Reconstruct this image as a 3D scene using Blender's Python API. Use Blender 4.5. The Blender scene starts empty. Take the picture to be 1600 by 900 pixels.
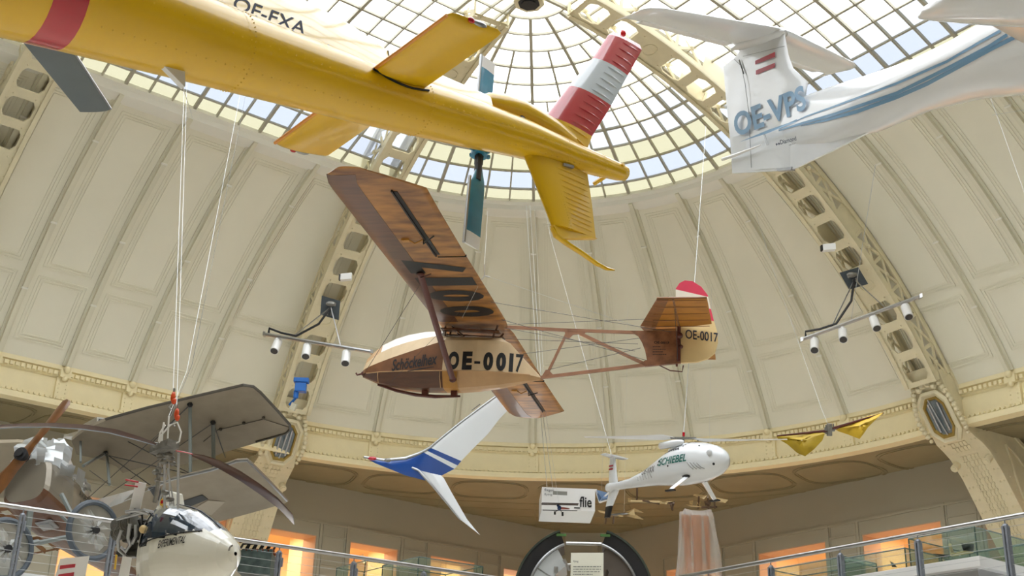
import bpy, math, random
import numpy as np
from mathutils import Vector, Matrix

# ------------------------------------------------------------------ camera, sky, exposure
EYE = 1.6                      # eye height above the hall floor; all coordinates below are relative to the eye
SC = bpy.context.scene
FPX, PITCH, ROLL = 1946.155, .40258531, .03387715
def _cam_axes():
    f = np.array([0, math.cos(PITCH), math.sin(PITCH)]); u = np.array([0, -math.sin(PITCH), math.cos(PITCH)]); r = np.array([1., 0, 0])
    return np.array([r*math.cos(ROLL)+u*math.sin(ROLL), -r*math.sin(ROLL)+u*math.cos(ROLL), f])
CM = _cam_axes()
cd = bpy.data.cameras.new('camera'); cam = bpy.data.objects.new('camera', cd)
SC.collection.objects.link(cam); SC.camera = cam
cd.sensor_width = 36.0; cd.lens = 36.0*FPX/1600; cd.clip_start = .1; cd.clip_end = 500
mw = Matrix.Identity(4)
for i in range(3):
    mw[i][0] = CM[0][i]; mw[i][1] = CM[1][i]; mw[i][2] = -CM[2][i]
mw[2][3] = EYE
cam.matrix_world = mw

W = bpy.data.worlds.new('overcast_sky'); SC.world = W; W.use_nodes = True
nt = W.node_tree; nt.nodes.clear()
wo = nt.nodes.new('ShaderNodeOutputWorld'); bg = nt.nodes.new('ShaderNodeBackground')
tcn = nt.nodes.new('ShaderNodeTexCoord'); sep = nt.nodes.new('ShaderNodeSeparateXYZ'); ramp = nt.nodes.new('ShaderNodeValToRGB')
nt.links.new(tcn.outputs['Generated'], sep.inputs[0]); nt.links.new(sep.outputs['Z'], ramp.inputs[0])
ramp.color_ramp.elements[0].position = .0; ramp.color_ramp.elements[0].color = (.8, .82, .85, 1)
ramp.color_ramp.elements[1].position = .38; ramp.color_ramp.elements[1].color = (.96, .98, 1.0, 1)
nt.links.new(ramp.outputs[0], bg.inputs[0]); bg.inputs[1].default_value = 3.0
nt.links.new(bg.outputs[0], wo.inputs[0])
SC.view_settings.view_transform = 'Standard'; SC.view_settings.look = 'None'
SC.view_settings.gamma = 1.0; SC.view_settings.use_curve_mapping = False
SC.view_settings.exposure = 0.6
SC.cycles.max_bounces = 8; SC.cycles.diffuse_bounces = 4; SC.cycles.transparent_max_bounces = 16
SC.cycles.use_denoising = True; SC.cycles.sample_clamp_indirect = 6

# ------------------------------------------------------------------ geometry helpers
random.seed(5)
rnd = random.random
def ray(x, y): return CM.T @ np.array([(x-800)/FPX, (450-y)/FPX, 1.])
def at(x, y, d): return ray(x, y)*d            # point on the sight line through photo pixel x,y at depth d (eye-relative)
def hitz(x, y, z): r = ray(x, y); return r*z/r[2]
def dirv(a): return np.array([math.sin(a), math.cos(a), 0.])
V = lambda *a: np.array(a, float)
UP = V(0, 0, 1)
def unit(v): v = np.asarray(v, float); n = np.linalg.norm(v); return v/n if n > 1e-9 else v
def rotm(yaw, pitch, roll):
    y, p, r = map(math.radians, (yaw, pitch, roll))
    return np.array(Matrix.Rotation(y, 3, 'Z') @ Matrix.Rotation(p, 3, 'Y') @ Matrix.Rotation(r, 3, 'X'))
class MB:
    def __init__(s): s.v = []; s.f = []; s.m = []
    def add(s, vs, fs, mi=0):
        o = len(s.v); s.v += [tuple(map(float, p)) for p in vs]
        for f in fs: s.f.append([o+i for i in f]); s.m.append(mi)
        return s
    def quad(s, a, b, c, d, mi=0): return s.add([a, b, c, d], [(0, 1, 2, 3)], mi)
    def box(s, c, ax, ay, az, mi=0):           # centre and three half axis vectors
        c, ax, ay, az = map(lambda q: np.asarray(q, float), (c, ax, ay, az))
        vs = [c+i*ax+j*ay+k*az for k in (-1, 1) for j in (-1, 1) for i in (-1, 1)]
        return s.add(vs, [(0, 2, 3, 1), (4, 5, 7, 6), (0, 1, 5, 4), (2, 6, 7, 3), (0, 4, 6, 2), (1, 3, 7, 5)], mi)
    def abox(s, c, d, mi=0): return s.box(c, (d[0]/2, 0, 0), (0, d[1]/2, 0), (0, 0, d[2]/2), mi)
    def loft(s, rings, cap=True, closed=True, mi=0):
        n = len(rings[0]); vs = [p for r in rings for p in r]; fs = []
        for i in range(len(rings)-1):
            for j in range(n if closed else n-1):
                k = (j+1) % n; fs.append((i*n+j, i*n+k, (i+1)*n+k, (i+1)*n+j))
        if cap and closed:
            fs.append(tuple(range(n))[::-1]); fs.append(tuple(range((len(rings)-1)*n, len(rings)*n)))
        return s.add(vs, fs, mi)
    def tube(s, pts, r, seg=6, mi=0, cap=True):
        pts = [np.asarray(p, float) for p in pts]; n = len(pts); rs = r if hasattr(r, '__len__') else [r]*n
        rings = []; prev = None
        for i, p in enumerate(pts):
            t = unit(pts[min(i+1, n-1)]-pts[max(i-1, 0)])
            a = prev if prev is not None else (UP if abs(t[2]) < .9 else V(1, 0, 0))
            x = unit(a-t*np.dot(a, t)); y = np.cross(t, x); prev = x
            rings.append([p+rs[i]*(math.cos(q)*x+math.sin(q)*y) for q in [2*math.pi*k/seg for k in range(seg)]])
        return s.loft(rings, cap, True, mi)
    def ball(s, c, r, mi=0, seg=8, rg=5, ax=None):
        c = np.asarray(c, float); r = r if hasattr(r, '__len__') else (r, r, r)
        rings = []
        for i in range(rg+1):
            a = math.pi*(i+.0001)/(rg+.0002); rings.append([c+V(r[0]*math.sin(a)*math.cos(b), r[1]*math.sin(a)*math.sin(b), r[2]*math.cos(a)) for b in [2*math.pi*k/seg for k in range(seg)]])
        return s.loft(rings, True, True, mi)
    def cyl(s, a, b, r, seg=12, mi=0): return s.tube([a, b], r, seg, mi)
    def prism(s, pts, n, t, mi=0):             # polygon of 3D points, extruded by t along n (centred)
        n = unit(n)*t/2; k = len(pts); vs = [np.asarray(p, float)-n for p in pts]+[np.asarray(p, float)+n for p in pts]
        fs = [tuple(range(k))[::-1], tuple(range(k, 2*k))]+[(i, (i+1) % k, (i+1) % k+k, i+k) for i in range(k)]
        return s.add(vs, fs, mi)
def obj(name, mb, mat, parent=None, smooth=False, kind=None, label=None, cat=None, group=None, bev=0, mats=None, base=True):
    me = bpy.data.meshes.new(name); vs = np.array(mb.v) if mb.v else np.zeros((0, 3)); loc = None
    if parent is None:
        lo, hi = vs.min(0), vs.max(0); loc = V((lo[0]+hi[0])/2, (lo[1]+hi[1])/2, lo[2]); vs = vs-loc
    me.from_pydata(vs.tolist(), [], mb.f); me.update()
    for m in (mats or [mat]): me.materials.append(m)
    if mats: me.polygons.foreach_set('material_index', mb.m)
    o = bpy.data.objects.new(name, me); SC.collection.objects.link(o)
    if smooth:
        me.polygons.foreach_set('use_smooth', [True]*len(me.polygons))
        try: me.set_sharp_from_angle(angle=math.radians(smooth if smooth is not True else 40))
        except Exception: pass
    if parent is None: o.location = (loc[0], loc[1], loc[2]+EYE)
    else: o.parent = parent
    if bev:
        b = o.modifiers.new('bevel', 'BEVEL'); b.width = bev; b.segments = 2; b.limit_method = 'ANGLE'
    return tag(o, label, cat, group, kind)
def tag(o, label=None, cat=None, group=None, kind=None):
    if label: o['label'] = label
    if cat: o['category'] = cat
    if group: o['group'] = group
    if kind: o['kind'] = kind
    return o
def thing(name, label, cat, loc, rot=(0, 0, 0), group=None, kind=None):     # rot = yaw, pitch, roll in degrees
    o = bpy.data.objects.new(name, None); SC.collection.objects.link(o); o.empty_display_size = .2
    o.location = (loc[0], loc[1], loc[2]+EYE); o.rotation_euler = (math.radians(rot[2]), math.radians(rot[1]), math.radians(rot[0]))
    return tag(o, label, cat, group, kind)
def copy_tree(o, parent=None):
    c = o.copy(); SC.collection.objects.link(c)
    if parent is not None: c.parent = parent
    for ch in list(o.children): copy_tree(ch, c)
    return c
_tx = {}
def text_geo(s, bold=.0, shear=0.):
    k = (s, bold, shear)
    if k in _tx: return _tx[k]
    cu = bpy.data.curves.new('t', 'FONT'); cu.body = s; cu.size = 1; cu.offset = bold; cu.shear = shear; cu.resolution_u = 4
    o = bpy.data.objects.new('t', cu); SC.collection.objects.link(o)
    dg = bpy.context.evaluated_depsgraph_get(); dg.update(); me = bpy.data.meshes.new_from_object(o.evaluated_get(dg))
    vs = np.array([v.co[:] for v in me.vertices]); fs = [tuple(p.vertices) for p in me.polygons]
    bpy.data.objects.remove(o); bpy.data.curves.remove(cu); bpy.data.meshes.remove(me)
    import bmesh
    bm = bmesh.new(); bv = [bm.verts.new(v) for v in vs]
    for f in fs:
        try: bm.faces.new([bv[i] for i in f])
        except ValueError: pass
    bmesh.ops.triangulate(bm, faces=bm.faces[:])
    for _ in range(4):
        le = [e for e in bm.edges if e.calc_length() > .16]
        if le: bmesh.ops.subdivide_edges(bm, edges=le, cuts=1); bmesh.ops.triangulate(bm, faces=[f for f in bm.faces if len(f.verts) > 3])
    bm.verts.index_update(); vs = np.array([v.co[:] for v in bm.verts]); fs = [tuple(v.index for v in f.verts) for f in bm.faces]; bm.free()
    vs = vs-vs.min(0)*V(1, 1, 0); vs[:, 2] = 0
    _tx[k] = (vs, fs); return _tx[k]
def lettering(mb, s, o, ux, uy, bold=.02, th=.004, shear=0., fn=None, mi=0):
    """writes s into the parallelogram o, ux (full width), uy (full cap height); thickness th along the normal"""
    vs, fs = text_geo(s, bold, shear); w, h = vs[:, 0].max(), vs[:, 1].max()
    o, ux, uy = map(lambda q: np.asarray(q, float), (o, ux, uy)); n = unit(np.cross(ux, uy))
    P = [o+ux*(p[0]/w)+uy*(p[1]/h)+n*th for p in vs]
    if fn: P = [fn(p) for p in P]
    return mb.add(P, fs, mi)

def print_line(mb, o, ux, uy, seed=1, th=.004):
    """a row of small print too fine to read in the photo: word-length dashes"""
    o, ux, uy = map(lambda q: np.asarray(q, float), (o, ux, uy)); n = unit(np.cross(ux, uy))*th; r = random.Random(seed); x = 0
    while x < .97:
        w = min(.04+.10*r.random(), 1-x); mb.quad(o+ux*x+n, o+ux*(x+w)+n, o+ux*(x+w)+uy*.6+n, o+ux*x+uy*.6+n); x += w+.025
    return mb
# ------------------------------------------------------------------ materials (all procedural)
def mat(name, col, rough=.5, metal=0., noise=0., scale=4., col2=None, bump=0., coat=0., spec=None, stretch=None, alpha=None, trans=0., emit=None, estr=0., detail=4.):
    m = bpy.data.materials.new(name); m.use_nodes = True; n = m.node_tree; b = n.nodes['Principled BSDF']
    b.inputs['Roughness'].default_value = rough; b.inputs['Metallic'].default_value = metal
    b.inputs['Coat Weight'].default_value = coat; b.inputs['Coat Roughness'].default_value = .06
    if spec is not None: b.inputs['Specular IOR Level'].default_value = spec
    if alpha is not None: b.inputs['Alpha'].default_value = alpha
    if trans: b.inputs['Transmission Weight'].default_value = trans
    if emit: b.inputs['Emission Color'].default_value = (*emit, 1); b.inputs['Emission Strength'].default_value = estr
    c = (*col, 1)
    b.inputs['Base Color'].default_value = c
    if noise or col2 or bump:
        tc = n.nodes.new('ShaderNodeTexCoord'); mp = n.nodes.new('ShaderNodeMapping'); nz = n.nodes.new('ShaderNodeTexNoise')
        nz.inputs['Scale'].default_value = scale; nz.inputs['Detail'].default_value = detail
        if stretch: mp.inputs['Scale'].default_value = stretch
        n.links.new(tc.outputs['Object'], mp.inputs[0]); n.links.new(mp.outputs[0], nz.inputs[0])
        mx = n.nodes.new('ShaderNodeMix'); mx.data_type = 'RGBA'
        c2 = (*(col2 or [q*(1-noise) for q in col]), 1)
        mx.inputs[6].default_value = c; mx.inputs[7].default_value = c2
        rp = n.nodes.new('ShaderNodeValToRGB'); rp.color_ramp.elements[0].position = .35; rp.color_ramp.elements[1].position = .68
        n.links.new(nz.outputs[0], rp.inputs[0]); n.links.new(rp.outputs[0], mx.inputs[0]); n.links.new(mx.outputs[2], b.inputs['Base Color'])
        if bump:
            bp = n.nodes.new('ShaderNodeBump'); bp.inputs['Strength'].default_value = bump; bp.inputs['Distance'].default_value = .02
            n.links.new(nz.outputs[0], bp.inputs['Height']); n.links.new(bp.outputs[0], b.inputs['Normal'])
    return m
def srgb(r, g, b):
    f = lambda c: (c/255/12.92) if c/255 <= .04045 else ((c/255+.055)/1.055)**2.4
    return (f(r), f(g), f(b))
def glassmat(name, tint, tf, rough=.3, trl=.5):
    """thin architectural pane: straight see-through share tf, the rest scatters the light through or reflects it"""
    m = bpy.data.materials.new(name); m.use_nodes = True; n = m.node_tree; n.nodes.clear()
    out = n.nodes.new('ShaderNodeOutputMaterial'); tr = n.nodes.new('ShaderNodeBsdfTransparent'); tl = n.nodes.new('ShaderNodeBsdfTranslucent')
    gl = n.nodes.new('ShaderNodeBsdfGlossy'); gl.inputs['Roughness'].default_value = rough
    tr.inputs[0].default_value = (*tint, 1); tl.inputs[0].default_value = (*tint, 1); gl.inputs[0].default_value = (.9, .95, .95, 1)
    m1 = n.nodes.new('ShaderNodeMixShader'); m2 = n.nodes.new('ShaderNodeMixShader')
    m1.inputs[0].default_value = tf; m2.inputs[0].default_value = trl
    n.links.new(tl.outputs[0], m1.inputs[1]); n.links.new(tr.outputs[0], m1.inputs[2])
    n.links.new(m1.outputs[0], m2.inputs[1]); n.links.new(gl.outputs[0], m2.inputs[2]); n.links.new(m2.outputs[0], out.inputs[0])
    return m
M = {}
M['panel'] = mat('vault_plaster', srgb(236, 231, 210), .75, noise=.035, scale=.6)
M['batten'] = mat('batten_paint', srgb(224, 219, 196), .6, noise=.05, scale=1)
M['white_band'] = mat('white_band_paint', srgb(236, 233, 220), .6)
M['cornice'] = mat('cornice_paint', srgb(242, 228, 184), .6, noise=.04, scale=3)
M['iron'] = mat('cream_iron_paint', srgb(228, 217, 182), .55, noise=.07, scale=3)
M['mull'] = mat('glazing_bar_paint', srgb(172, 167, 148), .5)
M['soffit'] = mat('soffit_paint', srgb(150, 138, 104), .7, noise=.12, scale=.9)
M['wall'] = mat('gallery_wall_paint', srgb(178, 172, 152), .8, noise=.03, scale=.7)
M['floor'] = mat('pale_stone_floor', srgb(222, 214, 200), .5, noise=.1, scale=2)
M['glass'] = glassmat('skylight_glass', (.97, .985, 1.), .75, .25, .05)
M['glass_cream'] = glassmat('cream_skylight_glass', (.215, .205, .14), .5, .3, .04)
M['glass_blue'] = glassmat('blue_skylight_glass', (.19, .208, .24), .6, .3, .04)
M['glass_pale'] = glassmat('pale_skylight_glass', (.26, .275, .29), .6, .3, .04)
M['case'] = glassmat('case_glass', (.80, .90, .86), .97, .02, .16)
M['case_edge'] = mat('green_glass_edge', srgb(70, 92, 84), .2, spec=.8)
M['orange'] = mat('orange_room_paint', srgb(238, 204, 156), .8)
M['reveal'] = mat('reveal_paint', srgb(214, 178, 148), .8)
M['steel'] = mat('brushed_steel', srgb(190, 190, 190), .28, 1., noise=.1, scale=9)
M['post'] = mat('blue_grey_post_steel', srgb(146, 152, 162), .4, .3, noise=.15, scale=9)
M['wire'] = mat('stainless_wire', srgb(200, 203, 203), .35, .5)
M['darkwire'] = mat('dark_cable', srgb(70, 70, 70), .5)
M['black'] = mat('black_paint', srgb(28, 28, 30), .5)
M['rubber'] = mat('black_rubber', srgb(36, 36, 38), .6)
M['white'] = mat('white_paint', srgb(238, 238, 236), .35, coat=.3)
M['white_gloss'] = mat('white_gelcoat', srgb(236, 240, 243), .22, coat=.6, noise=.015, scale=2)
M['yellow'] = mat('yellow_gloss_paint', (.80, .48, .0), .3, coat=.55, noise=.03, scale=1.5)
M['yellow2'] = mat('yellow_fairing_paint', (.86, .60, .10), .12, coat=1., spec=.9)
M['red'] = mat('red_gloss_paint', srgb(190, 28, 44), .25, coat=.8)
M['red_flag'] = mat('red_marking', srgb(188, 44, 60), .4)
M['lightgrey'] = mat('light_grey_gloss', srgb(205, 214, 220), .25, coat=.8)
M['blue_blade'] = mat('teal_blue_wrap', srgb(54, 140, 176), .35, noise=.35, scale=3, coat=.3, bump=.5)
M['blade_grey'] = mat('rotor_blade_grey', srgb(104, 114, 120), .35, noise=.08, scale=3)
M['navy'] = mat('navy_marking', srgb(34, 44, 66), .4)
M['lblue'] = mat('light_blue_marking', srgb(118, 160, 194), .4)
M['royal'] = mat('royal_blue_paint', srgb(26, 78, 160), .3, coat=.5)
M['chrome'] = mat('bare_metal', srgb(170, 172, 174), .3, .9)
M['engine'] = mat('engine_alloy', srgb(150, 148, 142), .4, .5, noise=.3, scale=14)
M['plastic_wrap'] = glassmat('plastic_sheet', (.93, .93, .93), .68, .15, .2)
M['rotor_brown'] = mat('brown_rotor_blade', srgb(92, 58, 42), .3, noise=.25, scale=2, stretch=(1, 8, 8), coat=.4)
# ------------------------------------------------------------------ the hall: a dome corner between two straight vaults
C0 = V(.195, 27.532, 0); BE, GA, BW = .24012336, .76261915, .146143
RS, ZC = 16.47, 3.83
rl, rr = dirv(BE-GA), dirv(BE+GA)
aL, aR = dirv(BW-3*math.pi/4), dirv(BW+3*math.pi/4)
rL = rl+.19*aL
PH_RING, PH_BASE = math.asin(8.3/RS), math.asin(14.3/RS)
def S_arc(u, ph, r):                    # u = azimuth
    p = C0+r*math.sin(ph)*dirv(u); p[2] = ZC+r*math.cos(ph); return p
def S_left(u, ph, r):                   # u = metres along the left vault; negative u blends to the rib plane
    rho = r*math.sin(ph); p = C0+rho*(rL if u >= 0 else rL+(u)*.19*aL)+max(u, 0)*aL; p[2] = ZC+r*math.cos(ph); return p
def S_right(u, ph, r):
    p = C0+r*math.sin(ph)*rr+u*aR; p[2] = ZC+r*math.cos(ph); return p
def lin(a, b, n): return [a+(b-a)*i/n for i in range(n+1)]
def strip(mb, fn, path, w, h, r0=RS, mi=0, sub=1):
    """a raised bar of width w, height h (towards the inside) along (u, phi) points"""
    rings = []; P = [fn(u, ph, r0) for u, ph in path]
    for i, (u, ph) in enumerate(path):
        t = unit(P[min(i+1, len(P)-1)]-P[max(i-1, 0)]); n = unit(fn(u, ph, r0-.1)-P[i]); s = np.cross(t, n)
        rings.append([P[i]-s*w/2, P[i]+s*w/2, P[i]+s*w/2+n*h, P[i]-s*w/2+n*h])
    mb.loft(rings, True, True, mi)
bays = [('arc', S_arc, [BE+(k-4)/4*GA for k in range(9)], 2),
        ('left', S_left, [-1., .97, 3.05, 5.08, 7.1, 9.1, 11.1, 13.1, 15.1], 3),
        ('right', S_right, [0., 2.98, 4.95, 6.95, 8.95, 10.95, 12.95], 3)]
NR = 12
shell, bat, mould, clip = MB(), MB(), MB(), MB()
for nm, fn, us, npn in bays:
    for i in range(len(us)-1):
        u0, u1 = us[i], us[i+1]; uu = lin(u0, u1, 4 if nm == 'arc' else 2); pp = lin(PH_RING, PH_BASE+.01, 20)
        g = [[fn(u, ph, RS) for u in uu] for ph in pp]; n = len(uu)
        shell.add([p for r in g for p in r], [(a*n+b, a*n+b+1, (a+1)*n+b+1, (a+1)*n+b) for a in range(len(pp)-1) for b in range(n-1)])
        # mouldings: one tall field and one low field, two lines each
        for (pa, pb) in ((PH_RING+.035, .885), (.903, PH_BASE-.030)):
            for q in (0, .09, .17):
                wd = np.linalg.norm(fn(u1, (pa+pb)/2, RS)-fn(u0, (pa+pb)/2, RS)); d = (.30+q)
                a0, a1 = pa+q/RS, pb-q/RS
                fu = lambda ph, side: (u0+(u1-u0)*d/np.linalg.norm(fn(u1, ph, RS)-fn(u0, ph, RS))) if side == 0 else (u1-(u1-u0)*d/np.linalg.norm(fn(u1, ph, RS)-fn(u0, ph, RS)))
                for sd in (0, 1): strip(mould, fn, [(fu(ph, sd), ph) for ph in lin(a0, a1, 8)], .036, .024)
                for ph in (a0, a1): strip(mould, fn, [(u, ph) for u in lin(fu(ph, 0), fu(ph, 1), 3)], .036, .024)
    for u in us[1:-1] if nm == 'arc' else us[1:]:
        strip(bat, fn, [(u, ph) for ph in lin(PH_RING, PH_BASE, 20)], .12, .17)
        strip(bat, fn, [(u, ph) for ph in lin(PH_RING, PH_BASE, 20)], .27, .045)
        for ph in (PH_RING+.1, PH_RING+.27, PH_RING+.4):
            p = fn(u, ph, RS-.18); q = unit(fn(u+.01, ph, RS)-fn(u, ph, RS)); n = unit(fn(u, ph, RS-.3)-p); clip.box(p, q*.09, np.cross(q, n)*.025, n*.02)
obj('ceiling', shell, M['panel'], smooth=60, kind='structure', label='pale plastered vault panels curving up to the skylight')
obj('trim_1', bat, M['batten'], kind='structure', label='grey-green battens between the vault panels')
obj('trim_2', mould, M['panel'], kind='structure', label='thin raised mouldings framing the vault panels')
obj('trim_3', clip, M['white_band'], kind='structure', label='small cable clips on the vault battens')

# stations in plan: each gives the point at radius rho
stations = [(lambda rho, u=u: C0+rho*rL+u*aL) for u in lin(16, 0, 8)]+[(lambda rho, a=a: C0+rho*dirv(a)) for a in lin(BE-GA, BE+GA, 32)]+[(lambda rho, u=u: C0+rho*rr+u*aR) for u in lin(.5, 14, 8)]
def sweep(mb, prof, mi=0, st=None, closed=True):
    mb.loft([[f(r)+V(0, 0, z) for r, z in prof] for f in (st or stations)], closed, closed, mi)
m = MB(); sweep(m, [(14.62, 11.95), (14.42, 11.95), (14.40, 12.05), (14.25, 12.10), (14.20, 12.36), (14.14, 12.40), (14.14, 12.44), (14.2, 12.47), (14.5, 12.47)])
obj('trim_4', m, M['white_band'], smooth=30, kind='structure', label='white moulded band at the foot of the vault')
m = MB(); sweep(m, [(8.45, 18.35), (8.10, 18.28), (8.08, 18.16), (8.2, 18.1), (8.24, 17.96), (8.45, 17.86), (8.62, 17.86)])
obj('trim_5', m, M['white_band'], smooth=30, kind='structure', label='cream ring moulding under the skylight')
m = MB()
sweep(m, [(14.72, 11.99), (14.30, 11.99), (14.30, 11.86), (14.38, 11.84), (14.38, 11.66), (14.46, 11.62), (14.46, 11.0), (14.36, 10.96), (14.30, 10.93), (14.30, 10.76), (14.72, 10.76)])
dent = MB(); brk = MB()
def along(du_l, du_a, du_r):
    for u in np.arange(.4, 16, du_l): yield (lambda rho, u=u: C0+rho*rL+u*aL), aL
    for a in np.arange(BE-GA+du_a/2, BE+GA, du_a): yield (lambda rho, a=a: C0+rho*dirv(a)), dirv(a+math.pi/2)
    for u in np.arange(.4, 14, du_r): yield (lambda rho, u=u: C0+rho*rr+u*aR), aR
for f, t in along(.16, .0105, .16):
    nrm = unit(f(2)-f(1)); dent.box(f(14.34)+V(0, 0, 11.75), t*.05, nrm*.05, UP*.055); dent.box(f(14.33)+V(0, 0, 10.99), t*.03, nrm*.04, UP*.03)
obj('trim_6', m, M['cornice'], smooth=25, kind='structure', label='pale yellow iron cornice girder under the vault')
obj('trim_7', dent, M['cornice'], kind='structure', label='row of small dentils along the yellow cornice')
sp = [(lambda rho, u=u: C0+rho*rL+u*aL, aL) for u in (.97, 3.05, 5.08, 7.1, 9.1, 11.1, 13.1)]+[(lambda rho, k=k: C0+rho*dirv(BE+(k-3)/4*GA), dirv(BE+(k-3)/4*GA+math.pi/2)) for k in range(7)]+[(lambda rho, u=u: C0+rho*rr+u*aR, aR) for u in (2.98, 4.95, 6.95, 8.95, 10.95)]
for f, t in sp:
    nrm = unit(f(2)-f(1)); brk.box(f(14.41)+V(0, 0, 11.3), t*.19, nrm*.06, UP*.33)
    for i in (-1, 1):
        for j in range(5): brk.ball(f(14.34)+t*i*.11+V(0, 0, 11.04+.13*j), .022, seg=5, rg=3)
    brk.box(f(14.30)+V(0, 0, 11.74), t*.16, nrm*.08, UP*.12); brk.ball(f(14.2)+V(0, 0, 11.86), .11, seg=8, rg=5); brk.ball(f(14.27)+V(0, 0, 11.60), .09, seg=8, rg=5)
obj('trim_8', brk, M['cornice'], smooth=40, kind='structure', label='riveted brackets with round finials on the cornice')
# flat soffit over the gallery, with shallow frames
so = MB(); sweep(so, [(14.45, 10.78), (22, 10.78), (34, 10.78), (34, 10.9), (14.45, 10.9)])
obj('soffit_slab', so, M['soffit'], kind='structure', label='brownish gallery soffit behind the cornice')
fr = MB()
def hstrip(mb, pts, w, h, z, mi=0):
    for a, b in zip(pts[:-1], pts[1:]):
        t = unit(b-a); s = np.cross(t, UP); c = (a+b)/2; mb.box(V(c[0], c[1], z-h/2), t*(np.linalg.norm(b-a)/2+w/3), s*w/2, UP*h/2, mi)
sta = [(lambda rho, u=u: C0+rho*rL+u*aL) for u in (13.1, 11.1, 9.1, 7.1, 5.08, 3.05, .97)]+[(lambda rho, k=k: C0+rho*dirv(BE+(k-4)/4*GA)) for k in range(9)]+[(lambda rho, u=u: C0+rho*rr+u*aR) for u in (2.98, 4.95, 6.95, 8.95)]
for f, g in zip(sta[:-1], sta[1:]):
    P = lambda e, rho: f(rho)*(1-e)+g(rho)*e
    for ins in (0, .14):
        pts = []
        for q in range(25):
            a = 2*math.pi*q/24; ca, sa = math.cos(a), math.sin(a)
            e = .5+(.44-ins*.2)*math.copysign(abs(ca)**.6, ca); rho = 16.35+(1.25-ins)*math.copysign(abs(sa)**.6, sa); pts.append(P(e, rho))
        hstrip(fr, pts, .05, .025, 10.78)
    for rho in (18.2, 19.2, 20.4, 21.8): hstrip(fr, [f(rho), g(rho)], .05, .015, 10.78)
for f in sta: hstrip(fr, [f(18.2), f(26)], .05, .015, 10.78)
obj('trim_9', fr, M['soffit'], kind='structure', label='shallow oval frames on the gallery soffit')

# skylight: panes and glazing bars
def skylight(idx, nm, fn, us, npn, label):
    g, b = MB(), MB(); R = RS+.12
    phs = lin(PH_RING, 0.03, NR)
    for i in range(len(us)-1):
        cols = lin(us[i], us[i+1], npn)
        for c in range(npn):
            for r in range(NR):
                g.quad(fn(cols[c], phs[r], R), fn(cols[c+1], phs[r], R), fn(cols[c+1], phs[r+1], R), fn(cols[c], phs[r+1], R), {0: 1, 1: 2, 2: (1 if nm == 'arc' else 3), 3: (3 if nm == 'arc' else 0), 4: (3 if nm == 'arc' and (c+i) % 3 else 0)}.get(r, 0))
        for c in range(npn+1):
            if nm == 'arc':
                top = phs[NR-1] if (c == 0 and i % 2 == 1) else (phs[NR-3] if c in (0, npn) else phs[6])
                w = .09 if (c == 0 and i % 2 == 1) else (.055 if c in (0, npn) else .045)
            else: top = phs[NR]; w = .09 if c == 0 else .045
            if c == npn and i < len(us)-2: continue
            strip(b, fn, [(cols[c], ph) for ph in lin(PH_RING, top, 14)], w, .10, R)
        for r in range(1, NR+1): strip(b, fn, [(u, phs[r]) for u in lin(us[i], us[i+1], 3 if nm == 'arc' else 1)], .06 if r in (4, 8) else .045, .08, R)
    o = obj('window_%d' % idx, g, None, mats=[M['glass'], M['glass_cream'], M['glass_blue'], M['glass_pale']], kind='structure', label=label)
    p = obj('glazing_bars', b, M['mull'], parent=o); p.location = [-x for x in o.location]; p.location.z += EYE
skylight(1, *bays[0], 'fan of skylight panes between the two arched ribs')
skylight(2, *bays[1], 'gridded skylight panes over the left vault')
skylight(3, *bays[2], 'gridded skylight panes over the right vault')
# flat grid over the middle of the hall, nearer than the ribs' node
g, b = MB(), MB(); zt = ZC+RS+.1
for i in range(16):
    for j in range(16):
        p = lambda i, j: C0+rL*0+aL*i*1.0+aR*j*1.0+V(0, 0, zt)
        if i < 16 and j < 16: g.quad(p(i, j), p(i+1, j), p(i+1, j+1), p(i, j+1))
for i in range(0, 17):
    for q in (0, 1):
        a0, a1 = (C0+aL*i, C0+aL*i+aR*16) if q == 0 else (C0+aR*i, C0+aR*i+aL*16)
        t = unit(a1-a0); b.box((a0+a1)/2+V(0, 0, zt-.06), t*8, np.cross(t, UP)*.035, UP*.06)
o = obj('window_4', g, M['glass'], kind='structure', label='flat gridded skylight over the middle of the hall')
p = obj('glazing_bars', b, M['mull'], parent=o); p.location = [-x for x in o.location]; p.location.z += EYE

# unseen rest of the hall: ceiling and walls added to block open sky light
m = MB(); zc_ = ZC+RS+.25
def slab(mb, a0, a1, b0, b1, z0, z1): mb.box(C0+aL*(a0+a1)/2+aR*(b0+b1)/2+V(0, 0, (z0+z1)/2), aL*(a1-a0)/2, aR*(b1-b0)/2, UP*(z1-z0)/2)
slab(m, 16, 44, -34, 0, zc_, zc_+.3); slab(m, -34, 0, 16, 44, zc_, zc_+.3); slab(m, 24, 44, 0, 44, zc_, zc_+.3); slab(m, 0, 24, 24, 44, zc_, zc_+.3); slab(m, 16, 24, 16, 24, zc_, zc_+.3)
g, b = MB(), MB()  # unseen skylight, opened and sized for the daylight it lets in
for i in range(0, 32, 2):
    for j in range(0, 32, 2):
        if (16 <= i < 24 and j < 16) or (16 <= j < 24 and i < 16): g.quad(*[C0+aL*(i+a)+aR*(j+c)+V(0, 0, zc_) for a, c in ((0, 0), (2, 0), (2, 2), (0, 2))])
    if i < 24:
        for d0, d1 in ((aL, aR), (aR, aL)): b.box(C0+d0*i+d1*(8 if i >= 16 else 20)+V(0, 0, zc_), d0*.06, d1*(8 if i >= 16 else 4), UP*.08)
o = obj('window_5', g, M['glass'], kind='structure', label='unseen gridded skylight added over the near half of the hall')
p = obj('glazing_bars', b, M['mull'], parent=o); p.location = [-x for x in o.location]; p.location.z += EYE
obj('ceiling_rear', m, M['panel'], kind='structure', label='plain unseen ceiling added over the near half of the hall')
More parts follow.
